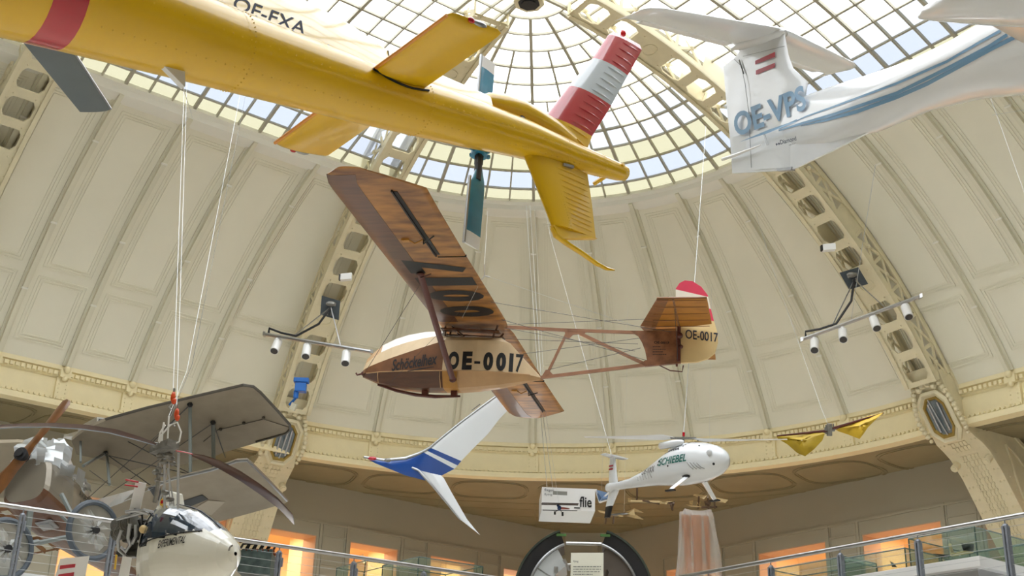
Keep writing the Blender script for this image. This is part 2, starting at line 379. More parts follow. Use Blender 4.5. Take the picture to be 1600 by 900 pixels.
m = MB(); slab(m, 44, 44.3, -34, 44, -EYE, zc_); slab(m, -34, 44, 44, 44.3, -EYE, zc_); slab(m, 16, 44, -34.3, -34, -EYE, zc_); slab(m, -34.3, -34, 16, 44, -EYE, zc_)
slab(m, 16, 16.3, -34, -14.6, -EYE, zc_); slab(m, -34, -14.6, 16, 16.3, -EYE, zc_)  # unseen end walls, added to stop sky light leaking in at the sides
prof = [(RS*math.sin(p), ZC+RS*math.cos(p)) for p in lin(.0, PH_BASE, 16)]
m.prism([C0+aL*16.1+rL*r+V(0, 0, z) for r, z in prof]+[C0+aL*16.1+rL*14.6+V(0, 0, 12), C0+aL*16.1+rL*14.6+V(0, 0, zc_), C0+aL*16.1+V(0, 0, zc_)], aL, .2)
m.prism([C0+aR*14.2+rr*r+V(0, 0, z) for r, z in prof]+[C0+aR*14.2+rr*14.6+V(0, 0, 12), C0+aR*14.2+rr*14.6+V(0, 0, zc_), C0+aR*14.2+V(0, 0, zc_)], aR, .2)
obj('wall_rear', m, M['wall'], kind='structure', label='plain unseen walls added to close the near half of the hall')

# ------------------------------------------------------------------ riveted iron arch ribs
def arch(nm, off, rdir, pdir, ph0, ph1, label, skip=()):
    hw, mod = .54, .0585; R0, R1 = 'a', 'b'
    def P(ph, R, w):                            # R may be an offset from the inner chord (below 5) or the outer chord (above 5, minus 10)
        r0 = 16.12-.40*max(0, min(1, (ph-.1)/.6)); r1 = 17.0 if ph < PH_RING-.01 else 16.46
        R = r0+R if R < 5 else r1+R-10
        return C0+off+R*math.sin(ph)*rdir+w*pdir+V(0, 0, ZC+R*math.cos(ph))
    R0, R1 = 0., 10.
    so, la, rv = MB(), MB(), MB()
    n = int(round((ph1-ph0)/mod)); mod = (ph1-ph0)/n
    for k in range(n):
        a, b = ph0+k*mod, ph0+(k+1)*mod; 
        blank = (k % 5 == 2)
        if blank:
            so.quad(P(a, R0, -hw), P(b, R0, -hw), P(b, R0, hw), P(a, R0, hw)); so.quad(P(a, R0+.05, hw), P(b, R0+.05, hw), P(b, R0+.05, -hw), P(a, R0+.05, -hw))
            c = (a+b)/2; so.tube([P(c+.011*math.sin(q), R0-.01, .24*math.cos(q)) for q in lin(0, 2*math.pi, 14)], .025, 5)
        else:
            fo = [(0, -1), (.3, -1), (.7, -1), (1, -1), (1, -.45), (1, .45), (1, 1), (.7, 1), (.3, 1), (0, 1), (0, .45), (0, -.45)]
            fi = [(.15, -.5), (.32, -.68), (.68, -.68), (.85, -.5), (.85, -.4), (.85, .4), (.85, .5), (.68, .68), (.32, .68), (.15, .5), (.15, .4), (.15, -.4)]
            for R, fl in ((R0, 0), (R0+.05, 1)):
                vs = [P(a+(b-a)*x, R, hw*y) for x, y in fo]+[P(a+(b-a)*x, R, hw*y) for x, y in fi]
                so.add(vs, [((i, (i+1) % 12, 12+(i+1) % 12, 12+i) if not fl else (12+i, 12+(i+1) % 12, (i+1) % 12, i)) for i in range(12)])
            vs = [P(a+(b-a)*x, R0, hw*y) for x, y in fi]+[P(a+(b-a)*x, R0+.05, hw*y) for x, y in fi]
            so.add(vs, [(i, (i+1) % 12, 12+(i+1) % 12, 12+i) for i in range(12)])
        for x, y in ((.06, -.8), (.06, .8), (.06, .55), (.06, -.55), (.5, -.88), (.5, .88), (.28, -.8), (.28, .8), (.72, .8), (.72, -.8)):
            rv.ball(P(a+(b-a)*x, R0-.005, hw*y), .026, seg=5, rg=3)
        for s in (-1, 1):                       # side lattices
            w = s*(hw-.03); q0, q1 = (a, R0+.12), (b, R1-.12); q2, q3 = (a, R1-.12), (b, R0+.12); mid = None
            if k % 6 == 4:
                la.quad(P(a, R0, w), P(b, R0, w), P(b, R1, w), P(a, R1, w)); continue
            for A, B in ((q0, q1), (q2, q3)):
                pa, pb = P(A[0], A[1], w), P(B[0], B[1], w); t = unit(pb-pa); nn = unit(pdir); sd = np.cross(t, nn)
                la.box((pa+pb)/2, (pb-pa)/2, sd*.045, nn*.015)
            la.ball((P(a, R0, w)+P(b, R1, w))/2, (.08, .08, .08), seg=8, rg=4)
            pa, pb = P(a, R0, w), P(a, R1, w); t = unit(pb-pa); la.box((pa+pb)/2, (pb-pa)/2, np.cross(t, unit(pdir))*.05, unit(pdir)*.015)
    for s in (-1, 1):
        for R, w0, w1, h0, h1 in ((R0, hw-.02, hw+.02, -.05, .14), (R1, hw-.02, hw+.02, -.14, .03), (R0, hw-.10, hw+.02, -.06, -.02), (R1, hw-.14, hw+.02, 0, .03)):
            la.loft([[P(ph, R+h0, s*w0), P(ph, R+h1, s*w0), P(ph, R+h1, s*w1), P(ph, R+h0, s*w1)] for ph in lin(ph0, ph1, 36)])
    la.loft([[P(ph, R1, -hw), P(ph, R1+.03, -hw), P(ph, R1+.03, hw), P(ph, R1, hw)] for ph in lin(ph0, ph1, 36)][:0] or [[P(ph, R1, w) for w in (-hw, -hw+.12)]+[P(ph, R1+.03, w) for w in (-hw+.12, -hw)] for ph in lin(ph0, ph1, 36)])
    o = obj(nm, so, M['iron'], kind='structure', label=label)
    for nme, mb in (('side_lattice', la), ('rivets', rv)):
        c = obj(nme, mb, M['iron'], parent=o); c.location = [-x for x in o.location]; c.location.z += EYE
    return P
pl, pr = dirv(BE-GA+math.pi/2), dirv(BE+GA+math.pi/2)
PL = arch('trim_10', -.5*pl, rl, pl, .07, 1.03, 'left riveted cream iron arch rib with octagonal openings')
PR = arch('trim_11', .75*pr, rr, pr, .07, 1.03, 'right riveted cream iron arch rib with octagonal openings')
PL2 = arch('trim_12', 9.45*aL, rL, aL, .0, 1.03, 'far left riveted cream iron arch rib')
PR2 = arch('trim_13', 9.0*aR, rr, aR, .0, 1.03, 'arch rib on the right vault behind the white aircraft')
m = MB(); zN = ZC+16.2; oc = [C0+V(0, 0, zN)+.42*dirv(BE+math.pi/8+k*math.pi/4) for k in range(8)]
m.prism(oc, UP, .10); oc2 = [C0+V(0, 0, zN+.7)+.42*dirv(BE+math.pi/8+k*math.pi/4) for k in range(8)]; m.loft([oc, oc2])
obj('trim_14', m, M['iron'], kind='structure', label='iron node where the arch ribs meet')
m = MB(); m.prism([C0+V(0, 0, zN-.05)+.29*dirv(BE+math.pi/8+k*math.pi/4) for k in range(8)], UP, .08)
m.prism([C0+V(0, 0, zN-.1)+.21*dirv(BE+math.pi/8+k*math.pi/4) for k in range(8)], UP, .05)
obj('trim_15', m, M['black'], kind='structure', label='black octagonal boss under the rib node')

# ------------------------------------------------------------------ battered iron piers below the ribs
def pier(nm, off, rdir, pdir, label):
    Q = lambda rho, z, w: C0+off+rho*rdir+w*pdir+V(0, 0, z)
    pth = np.array([(13.35, 12.75), (13.72, 12.1), (14.2, 11.1), (14.62, 10.6), (15.25, 10.3), (15.76, 9.75), (16.8, 8.2), (20.1, 3.3)])
    sg = np.r_[0, np.cumsum(np.hypot(*np.diff(pth, axis=0).T))]-1.45; L = sg[-1]
    def F(s, w, h):
        x, z = np.interp(s, sg, pth[:, 0]), np.interp(s, sg, pth[:, 1]); x0, z0, x1, z1 = np.interp(s-.2, sg, pth[:, 0]), np.interp(s-.2, sg, pth[:, 1]), np.interp(s+.2, sg, pth[:, 0]), np.interp(s+.2, sg, pth[:, 1])
        t = unit(V(x1-x0, 0, z1-z0)); return Q(x+t[2]*h, z-t[0]*h, w)
    m, rv = MB(), MB(); hw = .68
    m.loft([[F(s, -ww, 0), F(s, ww, 0), F(s, ww, .06), F(s, -ww, .06)] for s, ww in ((-1.1, .56), (-.4, .56), (.35, .56), (.6, .57), (.9, .60), (1.2, .66), (1.5, hw), (1.9, hw), (2.6, hw), (L, hw+.06))])
    for s_ in (-1, 1):
        m.loft([[F(s, s_*(ww-.05), 0), F(s, s_*(ww-.05), -d), F(s, s_*(ww-.10), -d), F(s, s_*(ww-.10), 0)] for s, ww, d in ((-.9, .56, .5), (.35, .56, .6), (.9, .60, .8), (1.5, hw, 1.25), (2.6, hw, 1.5), (L, hw+.06, 1.9))])
        m.loft([[F(s, s_*ww, -d-.04), F(s, s_*ww, -d+.06), F(s, s_*(ww-.16), -d+.06), F(s, s_*(ww-.16), -d-.04)] for s, ww, d in ((-.9, .56, .5), (.35, .56, .6), (.9, .60, .8), (1.5, hw, 1.25), (2.6, hw, 1.5), (L, hw+.06, 1.9))])
        pts = [F(2.2+3.4*t, s_*(hw-.02), -.75-.45*math.sin(math.pi*t)) for t in lin(0, 1, 10)]+[F(5.6-3.4*t, s_*(hw-.02), -.75+.45*math.sin(math.pi*t)) for t in lin(0, 1, 10)]
        m.tube(pts, .035, 5)
        m.cyl(F(2.1, s_*(hw-.12), .04), F(2.1, s_*(hw-.12), .30), .11, 12); m.cyl(F(2.1, s_*(hw-.12), .30), F(2.1, s_*(hw-.12), .33), .07, 12)
    for s in np.arange(1.3, L, .2):
        for w in (-.27, -.16, .0, .12, .24) if int(s/.2) % 1 == 0 else ():
            rv.box(F(s, w, .075), (F(s, w+.042, .06)-F(s, w, .06)), (F(s+.034, w, .06)-F(s, w, .06)), (F(s, w, .075)-F(s, w, .06)))
            rv.box(F(s+.09, w, .075), (F(s, w+.012, .06)-F(s, w, .06)), (F(s+.05, w, .06)-F(s, w, .06)), (F(s, w, .07)-F(s, w, .06)))
    for s in np.arange(1.3, L, .4):
        for w in (-.60, -.47, .47, .60): rv.ball(F(s, w, .065), .036, seg=5, rg=3)
        for s_ in (-1, 1): rv.ball(F(s, s_*(hw+.01), -.15), .025, seg=5, rg=3); rv.ball(F(s, s_*(hw+.01), -1.0), .025, seg=5, rg=3)
    # octagonal frame and garland around the lamp
    def oct_(w, l, h, c=.38): w, l = w*.86, l*.86; return [F(c+y*l, x*w, h) for x, y in ((-.5, -1), (.5, -1), (1, -.6), (1, .6), (.5, 1), (-.5, 1), (-1, .6), (-1, -.6))]
    m.loft([oct_(.62, .92, .03), oct_(.62, .92, .16), oct_(.52, .82, .20), oct_(.47, .76, .13), oct_(.42, .70, .13)], cap=False)
    m.prism(oct_(.62, .92, .04), F(0, 0, 1)-F(0, 0, 0), .04)
    for s_ in (-1, 1):
        for t in lin(0, 1, 11):
            rv.ball(F(.38-.95+1.55*t, s_*(.30+.40*math.sin(math.pi*(.12+.55*t))), .14), .085 if t < .95 else .06, seg=7, rg=4)
    for w in (-.26, -.1, .1, .26): rv.ball(F(-.68+.6*abs(w), w, .16), .11, seg=7, rg=4)
    o = obj(nm, m, M['iron'], kind='structure', label=label, smooth=30)
    c = obj('rivets', rv, M['iron'], parent=o, smooth=True); c.location = [-x for x in o.location]; c.location.z += EYE
    return F, oct_
M['lamp_glass'] = mat('lamp_ribbed_glass', srgb(96, 108, 112), .12, spec=.9, noise=.35, scale=7, stretch=(6, 6, 1), coat=.5)
M['brass'] = mat('old_brass', srgb(150, 126, 62), .4, .6)
def pier_lamp(F, oct_, label):
    t = thing('wall_lamp', label, 'lamp', F(.38, 0, .1), group=None); o0 = F(.38, 0, .1)
    def loc(mb): mb.v = [tuple(np.array(p)-o0) for p in mb.v]; return mb
    a = MB(); a.loft([oct_(.42, .70, .10), oct_(.42, .70, .17), oct_(.36, .62, .17), oct_(.33, .58, .12)], cap=False); obj('lamp_frame', loc(a), M['brass'], t)
    g = MB(); g.prism(oct_(.36, .62, .11), F(0, 0, 1)-F(0, 0, 0), .05); obj('lamp_glass', loc(g), M['lamp_glass'], t)
    s = MB()
    for w in (-.16, .16): s.tube([F(-.05, w, .15), F(.8, w, .15)], .035, 8)
    s.box(F(.38, 0, .15), F(.95, 0, .15)-F(.38, 0, .15), F(.38, .02, .15)-F(.38, 0, .15), F(.38, 0, .17)-F(.38, 0, .15)); obj('lamp_tubes', loc(s), M['chrome'], t)
FL, oL = pier('pillar_left', -.5*pl, rl, pl, 'left riveted cream iron pier below the arch rib')
FR, oR = pier('pillar_right', .75*pr, rr, pr, 'right riveted cream iron pier below the arch rib')
FL2, oL2 = pier('pillar_far_left', 9.45*aL, rL, aL, 'far left riveted cream iron pier')
pier_lamp(FL, oL, 'octagonal glass lamp on the left iron pier, beside the grey biplane wing')
pier_lamp(FR, oR, 'octagonal glass lamp on the right iron pier')

# ------------------------------------------------------------------ gallery: floor, walls with openings, warm rooms behind
ZF = 3.3
nL, nR = dirv(BW-math.pi/4), dirv(BW+math.pi/4); K = V(3.76, 51.5, 0)
wl, wr = -nR, -nL*1.0
wl = dirv(BW+math.pi/4+math.pi); wr = dirv(BW+3*math.pi/4)
f = MB(); RLd, RRd = unit(V(.791, .612, 0)), unit(V(-.585, .811, 0)); rl0, rr0 = V(-8.31, 20.4, 0), V(7.9, 18.7, 0)
cc = V(1.33, 27.85, 0)
pa = rl0-RLd*14; pb = cc-RLd*1.6; pc = cc-RRd*1.6; pd = rr0-RRd*12
outer = [pd+nR*30, K+V(14, 18, 0), K+V(-14, 18, 0), pa+nL*30]
pts = [pa-V(0, 0, 0), pb, pc, pd]+outer
f.prism([p+V(0, 0, ZF-.25) for p in pts], UP, .5)
obj('floor_gallery', f, M['white'], kind='structure', label='gallery floor slab with a white edge')
f = MB(); f.abox((0, 20, -EYE-.1), (120, 120, .2)); obj('floor', f, M['floor'], kind='structure', label='pale hall floor')
def gwall(nm, k0, d, n, holes, s1, label, zt=10.85, th=.9):
    m, rv, mo = MB(), MB(), MB(); B = lambda s, z, h: k0+d*s+n*h+V(0, 0, z)
    def blk(mb, s0, s1, z0, z1, h0, h1): mb.box(B((s0+s1)/2, (z0+z1)/2, (h0+h1)/2), d*(s1-s0)/2, UP*(z1-z0)/2, n*(h1-h0)/2)
    e = 0; zo = 8.95
    for a, b in holes+[(s1, s1)]:
        if a > e: blk(m, e, a, ZF, zo, 0, th)
        e = b
    blk(m, 0, s1, zo, zt, 0, th)
    for a, b in holes:
        blk(rv, a, a+.03, ZF, zo, .02, th+.02); blk(rv, b-.03, b, ZF, zo, .02, th+.02); blk(rv, a, b, zo-.03, zo, .02, th+.02)
        for s in (a-.14, b+.14): blk(mo, s-.05, s+.05, ZF, 9.42, -.05, 0)
        blk(mo, a-.2, b+.2, 9.38, 9.46, -.06, 0)
    gaps = list(zip([h[1] for h in holes[:-1]], [h[0] for h in holes[1:]]))
    for a, b in gaps:
        for z in (9.0, 8.0, 6.6): blk(mo, a+.2, b-.2, z-.025, z+.025, -.04, 0)
        blk(mo, a+.1, b-.1, 9.38, 9.44, -.05, 0)
        for s in (a+.24, b-.24): blk(mo, s-.02, s+.02, ZF, 9.38, -.03, 0)
    o = obj(nm, m, M['wall'], kind='structure', label=label)
    for q, mb, mt in (('opening_lining', rv, M['reveal']), ('wall_moulding', mo, M['wall'])):
        c = obj(q, mb, mt, parent=o); c.location = [-x for x in o.location]; c.location.z += EYE
    r = MB(); blk(r, .5, s1, ZF, 9.7, 5.6, 5.8); blk(r, .5, s1, 9.5, 9.7, th, 5.7); blk(r, .5, s1, ZF-.1, ZF+.02, th, 5.7)
    for a, b in gaps: blk(r, (a+b)/2-.08, (a+b)/2+.08, ZF, 9.6, th, 3.2)
    c = obj(nm+'_room', r, M['orange'], kind='structure', label='warm orange exhibition room behind the openings')
    for a, b in holes:
        ld = bpy.data.lights.new('room_lamp', 'AREA'); ld.energy = 120; ld.color = (1, .84, .62); ld.size = 1.2
        lo = bpy.data.objects.new('room_lamp', ld); SC.collection.objects.link(lo); p = B((a+b)/2, 9.4, 2.6); lo.location = (p[0], p[1], p[2]+EYE)
    return B
hl = [(2.6, 4.63), (6.01, 8.04), (9.47, 11.5), (12.87, 14.9), (16.3, 18.3), (19.7, 21.7)]
hr = [(4.2, 7.0), (8.89, 11.91), (13.43, 16.44), (17.95, 20.95), (22.4, 25.4)]
BL = gwall('wall_left', K, wl, nL, hl, 34, 'left gallery wall with tall openings into warm rooms')
BR = gwall('wall_right', K, wr, nR, hr, 36, 'right gallery wall with tall openings into warm rooms')
m = MB(); c = K-dirv(BW)*.6; m.box(c+V(0, 0, 7.1), dirv(BW+math.pi/2)*1.4, dirv(BW)*.5, UP*3.75); m.box(c-dirv(BW)*.55+V(0, 0, 7.1), dirv(BW+math.pi/2)*.22, dirv(BW)*.1, UP*3.2)
obj('wall_corner', m, M['wall'], kind='structure', label='chamfered corner where the gallery walls meet')
# track spots inside the second room opening
for i, (x, y) in enumerate(((564, 868), (579, 861))):
    p = at(x, y, 49.5); t = thing('track_spotlight', ('upper right', 'lower left')[1-i]+' of the two white spots glowing inside an orange opening', 'spotlight', p, (20, 50, 0), 'spotlights inside the orange rooms')
    a = MB(); a.cyl((0, 0, 0), (.3, 0, 0), .10, 10); obj('lamp_body', a, M['white'], t)
    a = MB(); a.cyl((.3, 0, 0), (.31, 0, 0), .09, 10); obj('lamp_lens', a, mat('lit_lens', (1, .9, .7), emit=(1, .85, .6), estr=6), t)
# ------------------------------------------------------------------ aircraft helpers
class Pose:
    """a thing's own frame: x forward, y to port, z up; tr() carries a sight line of the photo onto a plane of the thing"""
    def __init__(s, p): s.t = V(*p[:3]); s.R = rotm(*p[3:6]); s.p = p
    def tr(s, px, ax, val):
        d = s.R.T @ ray(*px); o = -s.R.T @ s.t; return o+(val-o[ax])/d[ax]*d
    def local(s, w): return s.R.T @ (np.asarray(w, float)-s.t)
    def world(s, p): return s.R @ np.asarray(p, float)+s.t
    def root(s, name, label, cat, group=None): return thing(name, label, cat, s.t, s.p[3:6], group)
def foil(le, te, th, n, N=10, camber=.0):
    """closed airfoil ring from leading edge to trailing edge, n = up direction"""
    le, te, n = map(lambda q: np.asarray(q, float), (le, te, n)); c = te-le; out = []
    xs = [(.5-.5*math.cos(math.pi*i/N)) for i in range(N+1)]
    yt = lambda x: th*5*(.2969*math.sqrt(x)-.126*x-.3516*x*x+.2843*x**3-.1036*x**4)
    for x in xs[::-1]: out.append(le+c*x+n*(yt(x)+camber*4*x*(1-x)))
    for x in xs[1:-1]: out.append(le+c*x+n*(-yt(x)+camber*4*x*(1-x)))
    return out
def flatfoil(le, te, th, n, N=12):              # flat-bottomed section
    le, te, n = map(lambda q: np.asarray(q, float), (le, te, n)); c = te-le
    xs = [(.5-.5*math.cos(math.pi*i/N)) for i in range(N+1)]; yt = lambda x: th*5*(.2969*math.sqrt(x)-.126*x-.3516*x*x+.2843*x**3-.1036*x**4)*1.7
    return [le+c*x+n*yt(x) for x in xs[::-1]]+[le+c*x-n*.02*min(1, x*12)*(1 if th > .04 else .3) for x in xs[1:-1]]
def wingloft(mb, secs, n, N=10, mi=0, cap=True): return mb.loft([foil(le, te, th, n, N) for le, te, th in secs], cap, True, mi)
def ell(x, zc, hw, hh, n=20, p=2.0, yc=0.):
    out = []
    for k in range(n):
        a = 2*math.pi*k/n; c, s = math.cos(a), math.sin(a)
        out.append(V(x, yc+hw*math.copysign(abs(c)**(2/p), c), zc+hh*math.copysign(abs(s)**(2/p), s)))
    return out
def interp(tab, x):
    tab = sorted(tab); xs = [t[0] for t in tab]; return [float(np.interp(x, xs, [t[i] for t in tab])) for i in range(1, len(tab[0]))]
def cable(label, a, b, r=.006, m='wire', group=None, cat='cable', name='suspension_cable', seg=5):
    mb = MB(); mb.tube([a, b], r, seg); return obj(name, mb, M[m], label=label, cat=cat, group=group)

# ------------------------------------------------------------------ wooden glider
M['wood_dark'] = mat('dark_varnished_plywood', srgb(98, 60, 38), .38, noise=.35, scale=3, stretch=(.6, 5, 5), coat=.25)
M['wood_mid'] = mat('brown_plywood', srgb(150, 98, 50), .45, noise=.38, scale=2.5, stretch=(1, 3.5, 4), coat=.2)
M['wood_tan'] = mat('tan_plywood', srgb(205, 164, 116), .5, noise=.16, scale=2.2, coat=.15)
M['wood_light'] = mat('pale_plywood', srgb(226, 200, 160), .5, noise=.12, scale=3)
M['wood_amber'] = mat('amber_panel', srgb(196, 142, 66), .45, noise=.2, scale=3)
M['wing_amber'] = mat('amber_varnished_wing_skin', srgb(184, 128, 60), .42, scale=2.2, stretch=(.8, 2.2, 1), col2=srgb(112, 70, 34), coat=.15, detail=8)
M['fabric_amber'] = mat('amber_fabric', srgb(190, 126, 44), .6, noise=.25, scale=3)
M['wood_pink'] = mat('reddish_spar_wood', srgb(166, 120, 92), .4, noise=.2, scale=5, coat=.3)
M['strut_brown'] = mat('maroon_strut', srgb(92, 44, 36), .4, coat=.3)
M['cream_fabric'] = mat('cream_fabric', srgb(236, 208, 150), .6, noise=.1, scale=2)
M['red_fabric'] = mat('red_fabric', srgb(222, 60, 92), .6, noise=.08, scale=2)
M['white_fabric'] = mat('white_fabric', srgb(238, 236, 222), .6, noise=.05, scale=3)
M['cabin_white'] = mat('white_canopy_cover', srgb(236, 230, 224), .45, noise=.06, scale=4)
PG = Pose([-2.817, 22.848, 7.776, 168.371, -2.138, -3.144])
G = PG.root('glider', 'varnished wooden glider with open truss tail hanging in the middle of the dome', 'glider')
top = [(0, .16), (-.06, .34), (-.2, .48), (-.36, .61), (-.6, .73), (-.86, .81), (-1.2, .87), (-1.56, .88), (-1.66, .78), (-1.95, .76), (-2.3, .76), (-2.71, .75), (-2.9, .61), (-3.2, .29), (-3.49, -.01)]
bot = [(0, -.03), (-.37, -.18), (-.8, -.26), (-1.21, -.29), (-1.96, -.29), (-2.58, -.24), (-3.49, -.07)]
wid = [(0, .04), (-.06, .10), (-.2, .17), (-.36, .22), (-.6, .27), (-.86, .30), (-1.2, .33), (-1.6, .35), (-2.3, .34), (-2.8, .26), (-3.2, .13), (-3.49, .04)]
xs = sorted({t[0] for t in top}, reverse=True)
rows = []
for x in xs:
    zt, = interp(top, x); zb, = interp(bot, x); w, = interp(wid, x); zk = .03-.02*abs(x)/3.5 if x > -3.3 else -.03
    zk = max(zb+.01, min(zk, zt-.02)); zd = .10+.31*abs(x) if x > -1.6 else .62; zd = min(max(zd, zk+.01), zt-.015); zu = zd+(zt-zd)*.55
    hf = [(0, zb), (.55*w, zb+.012), (w, zk), (w*.93, zd), (w*.66, zu), (w*.28, zt-.012), (0, zt)]
    rows.append([V(x, y, z) for y, z in hf])
pod = {(k, s): MB() for k in ('low', 'mid', 'tan', 'light', 'amber', 'white') for s in (0, 1)}
for i in range(len(rows)-1):
    xm = (xs[i]+xs[i+1])/2
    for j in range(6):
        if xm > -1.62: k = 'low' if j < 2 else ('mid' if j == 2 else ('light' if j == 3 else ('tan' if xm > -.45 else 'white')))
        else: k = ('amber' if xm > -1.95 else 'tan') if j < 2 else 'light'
        a, b, c, d = rows[i][j], rows[i][j+1], rows[i+1][j+1], rows[i+1][j]
        pod[k, 0].quad(a, b, c, d)
        s_ = V(1, -1, 1); pod[k, 1].quad(d*s_, c*s_, b*s_, a*s_)
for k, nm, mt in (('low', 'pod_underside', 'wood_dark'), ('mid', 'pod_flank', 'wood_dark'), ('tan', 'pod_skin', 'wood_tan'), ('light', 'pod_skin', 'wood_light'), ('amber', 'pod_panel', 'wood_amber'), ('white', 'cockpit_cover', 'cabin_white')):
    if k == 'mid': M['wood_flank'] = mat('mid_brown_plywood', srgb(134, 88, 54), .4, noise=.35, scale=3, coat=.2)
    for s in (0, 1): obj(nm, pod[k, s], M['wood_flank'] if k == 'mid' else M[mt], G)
m = MB()
for s in (-1, 1):
    for pts in ([(x, s*(interp(wid, x)[0]+.004), .02-.02*abs(x)/3.5) for x in (-.1, -.4, -.86, -1.6, -2.3, -2.8, -3.3)],): m.tube(pts, .011, 5)
for x in (-.36, -1.62, -1.96): 
    w, = interp(wid, x); zt, = interp(top, x); zb, = interp(bot, x); m.tube([(x, w+.003, .02), (x, w*.96+.003, zb*.4), (x, w*.58, zb+.01)], .009, 4)
obj('pod_battens', m, M['wood_tan'], G)
m = MB(); m.tube([(-.31, 0, -.17), (-.7, 0, -.29), (-1.09, 0, -.37), (-1.47, 0, -.40), (-1.96, 0, -.39)], [.02, .03, .035, .035, .02], 6)
for x in (-1.27, -1.84): m.box((x, 0, -.33), (.06, 0, 0), (0, .04, 0), (0, 0, .05))
obj('landing_skid', m, M['strut_brown'], G)
m = MB(); m.tube([(-.03, 0, .06), (.05, 0, .04), (.12, 0, .02), (.15, 0, .06)], .018, 6); m.ball((0, 0, .05), .05); obj('nose_hook', m, M['strut_brown'], G)
# wing
m, m2 = MB(), MB(); zw = .98
half = [(0, -1.5, -2.80, .16), (.4, -1.5, -2.84, .17), (3.8, -1.5, -2.85, .16), (5.6, -1.5, -2.87, .13), (6.45, -1.5, -2.89, .10), (6.7, -1.51, -2.64, .08), (7.0, -1.58, -2.32, .06), (7.18, -1.78, -2.12, .03)]
secs = [(V(a, -y, zw), V(b, -y, zw), t) for y, a, b, t in half[::-1]]+[(V(a, y, zw), V(b, y, zw), t) for y, a, b, t in half[1:]]
m.loft([flatfoil(a, b, t, UP) for a, b, t in secs]); obj('wing_skin', m, M['wing_amber'], G, smooth=50)
for s in (1, -1):
    q = MB(); le = [(V(a+.012, s*y, zw), V(a-.42, s*y, zw), t*1.05) for y, a, b, t in half[1:-1]]
    rings = [[a+V(.004, 0, 0)]+[a+(b-a)*x+UP*((th*.95*math.sqrt(x)) if sg > 0 else -.024*min(1, x*6)) for sg, x in ((1, .1), (1, .35), (1, .7), (1, 1), (-1, 1), (-1, .7), (-1, .35), (-1, .1))] for a, b, th in le]
    q.loft(rings); obj('leading_edge_skin', q, M['wood_dark'], G, smooth=50)
    al = MB(); al.box((-2.37, s*5.15, zw-.020), (.012, 0, 0), (0, 1.3, 0), (0, 0, .03)); al.box((-2.39, s*5.15, zw-.018), (.05, 0, 0), (0, 1.25, 0), (0, 0, .012))
    al.box((-2.62, s*3.78, zw-.012), (.24, 0, 0), (0, .012, 0), (0, 0, .02)); al.tube([(-2.36, s*4.6, zw-.02), (-2.36, s*4.6, zw-.12), (-2.55, s*4.7, zw-.03)], .012, 5)
    obj('aileron_gap', al, M['black'], G)
    hn = MB(); hn.box((-2.05, s*4.55, zw-.03), (.06, 0, 0), (0, .05, 0), (0, 0, .02)); hn.tube([(-2.12, s*4.55, zw-.04), (-2.2, s*4.55, zw-.09), (-2.33, s*4.55, zw-.03)], .014, 5); obj('aileron_horn', hn, M['wood_amber'], G)
lt = MB()
def wz(x): return zw-.027
def wtext(ch, y0, y1, x0=-2.74, x1=-1.72): lettering(lt, ch, (x0, y0, zw-.093), (0, y1-y0, 0), (x1-x0, 0, 0), bold=.06, th=.004, fn=lambda p: V(p[0], p[1], wz(p[0])))
wtext('0', .72, 1.32); wtext('0', 1.58, 2.18); wtext('1', 2.42, 2.82); wtext('7', 3.04, 3.68)
obj('wing_registration', lt, M['black'], G)
m = MB()
for s in (-1, 1):
    m.loft([[V(x, s*.10, z), V(x, s*.30, z+.0), V(x, s*.30, z+.02), V(x, s*.10, z+.02)] for x, z in ((-1.55, .86), (-2.7, .80))])
    m.tube([(-1.62, s*.16, .72), (-1.62, s*.2, .95)], .02, 5); m.tube([(-2.55, s*.16, .72), (-2.66, s*.26, .93)], .02, 5); m.tube([(-2.0, s*.16, .74), (-1.75, s*.22, .93)], .015, 5)
obj('wing_fairing', m, M['wood_dark'], G)
for s in (-1, 1):
    m = MB(); a, b = V(-1.88, s*.34, -.16 if s > 0 else -.1), V(-1.9, s*3.1, .92)
    m.loft([[p+V(.06*math.cos(q), 0, 0)+V(0, 0, 1)*.025*math.sin(q) for q in [2*math.pi*k/8 for k in range(8)]] for p in (a, b)]); m.ball(a, (.07, .03, .06)); m.ball(b, (.08, .05, .04))
    m.tube([(-1.9, s*3.05, .87), (-2.1, s*3.15, .9)], .012, 5); obj('wing_strut', m, M['strut_brown'], G, smooth=60)
# tail truss
m = MB()
def bar(mb, a, b, w=.03, t=.022): mb.loft([[V(*p)+V(0, y, 0)+unit(np.cross(V(0, 1, 0), unit(V(*b)-V(*a))))*z for y, z in ((-t, -w), (t, -w), (t, w), (-t, w))] for p in (a, b)])
bar(m, (-2.75, 0, .98), (-4.0, 0, .905)); bar(m, (-3.95, 0, .91), (-5.42, 0, .85), .028); bar(m, (-3.35, 0, -.04), (-5.5, 0, .235)); bar(m, (-3.95, 0, .86), (-3.58, 0, -.01), .022); bar(m, (-4.2, 0, .84), (-5.48, 0, .22), .03)
m.prism([(-3.9, 0, .92), (-4.32, 0, .90), (-4.26, 0, .80), (-4.17, 0, .83), (-4.06, 0, .82), (-3.98, 0, .73), (-3.93, 0, .74)], (0, 1, 0), .035)
m.prism([(-3.48, 0, -.05), (-3.75, 0, .0), (-3.64, 0, .12), (-3.58, 0, .13)], (0, 1, 0), .035)
obj('tail_truss', m, M['wood_pink'], G)
m = MB(); m.prism([PG.tr(p, 1, 0) for p in ((985, 517.5), (1060, 518), (1064, 568), (1008, 573), (1000, 568), (1011, 563), (1008, 548), (1003, 535), (997, 525))], (0, 1, 0), .07)
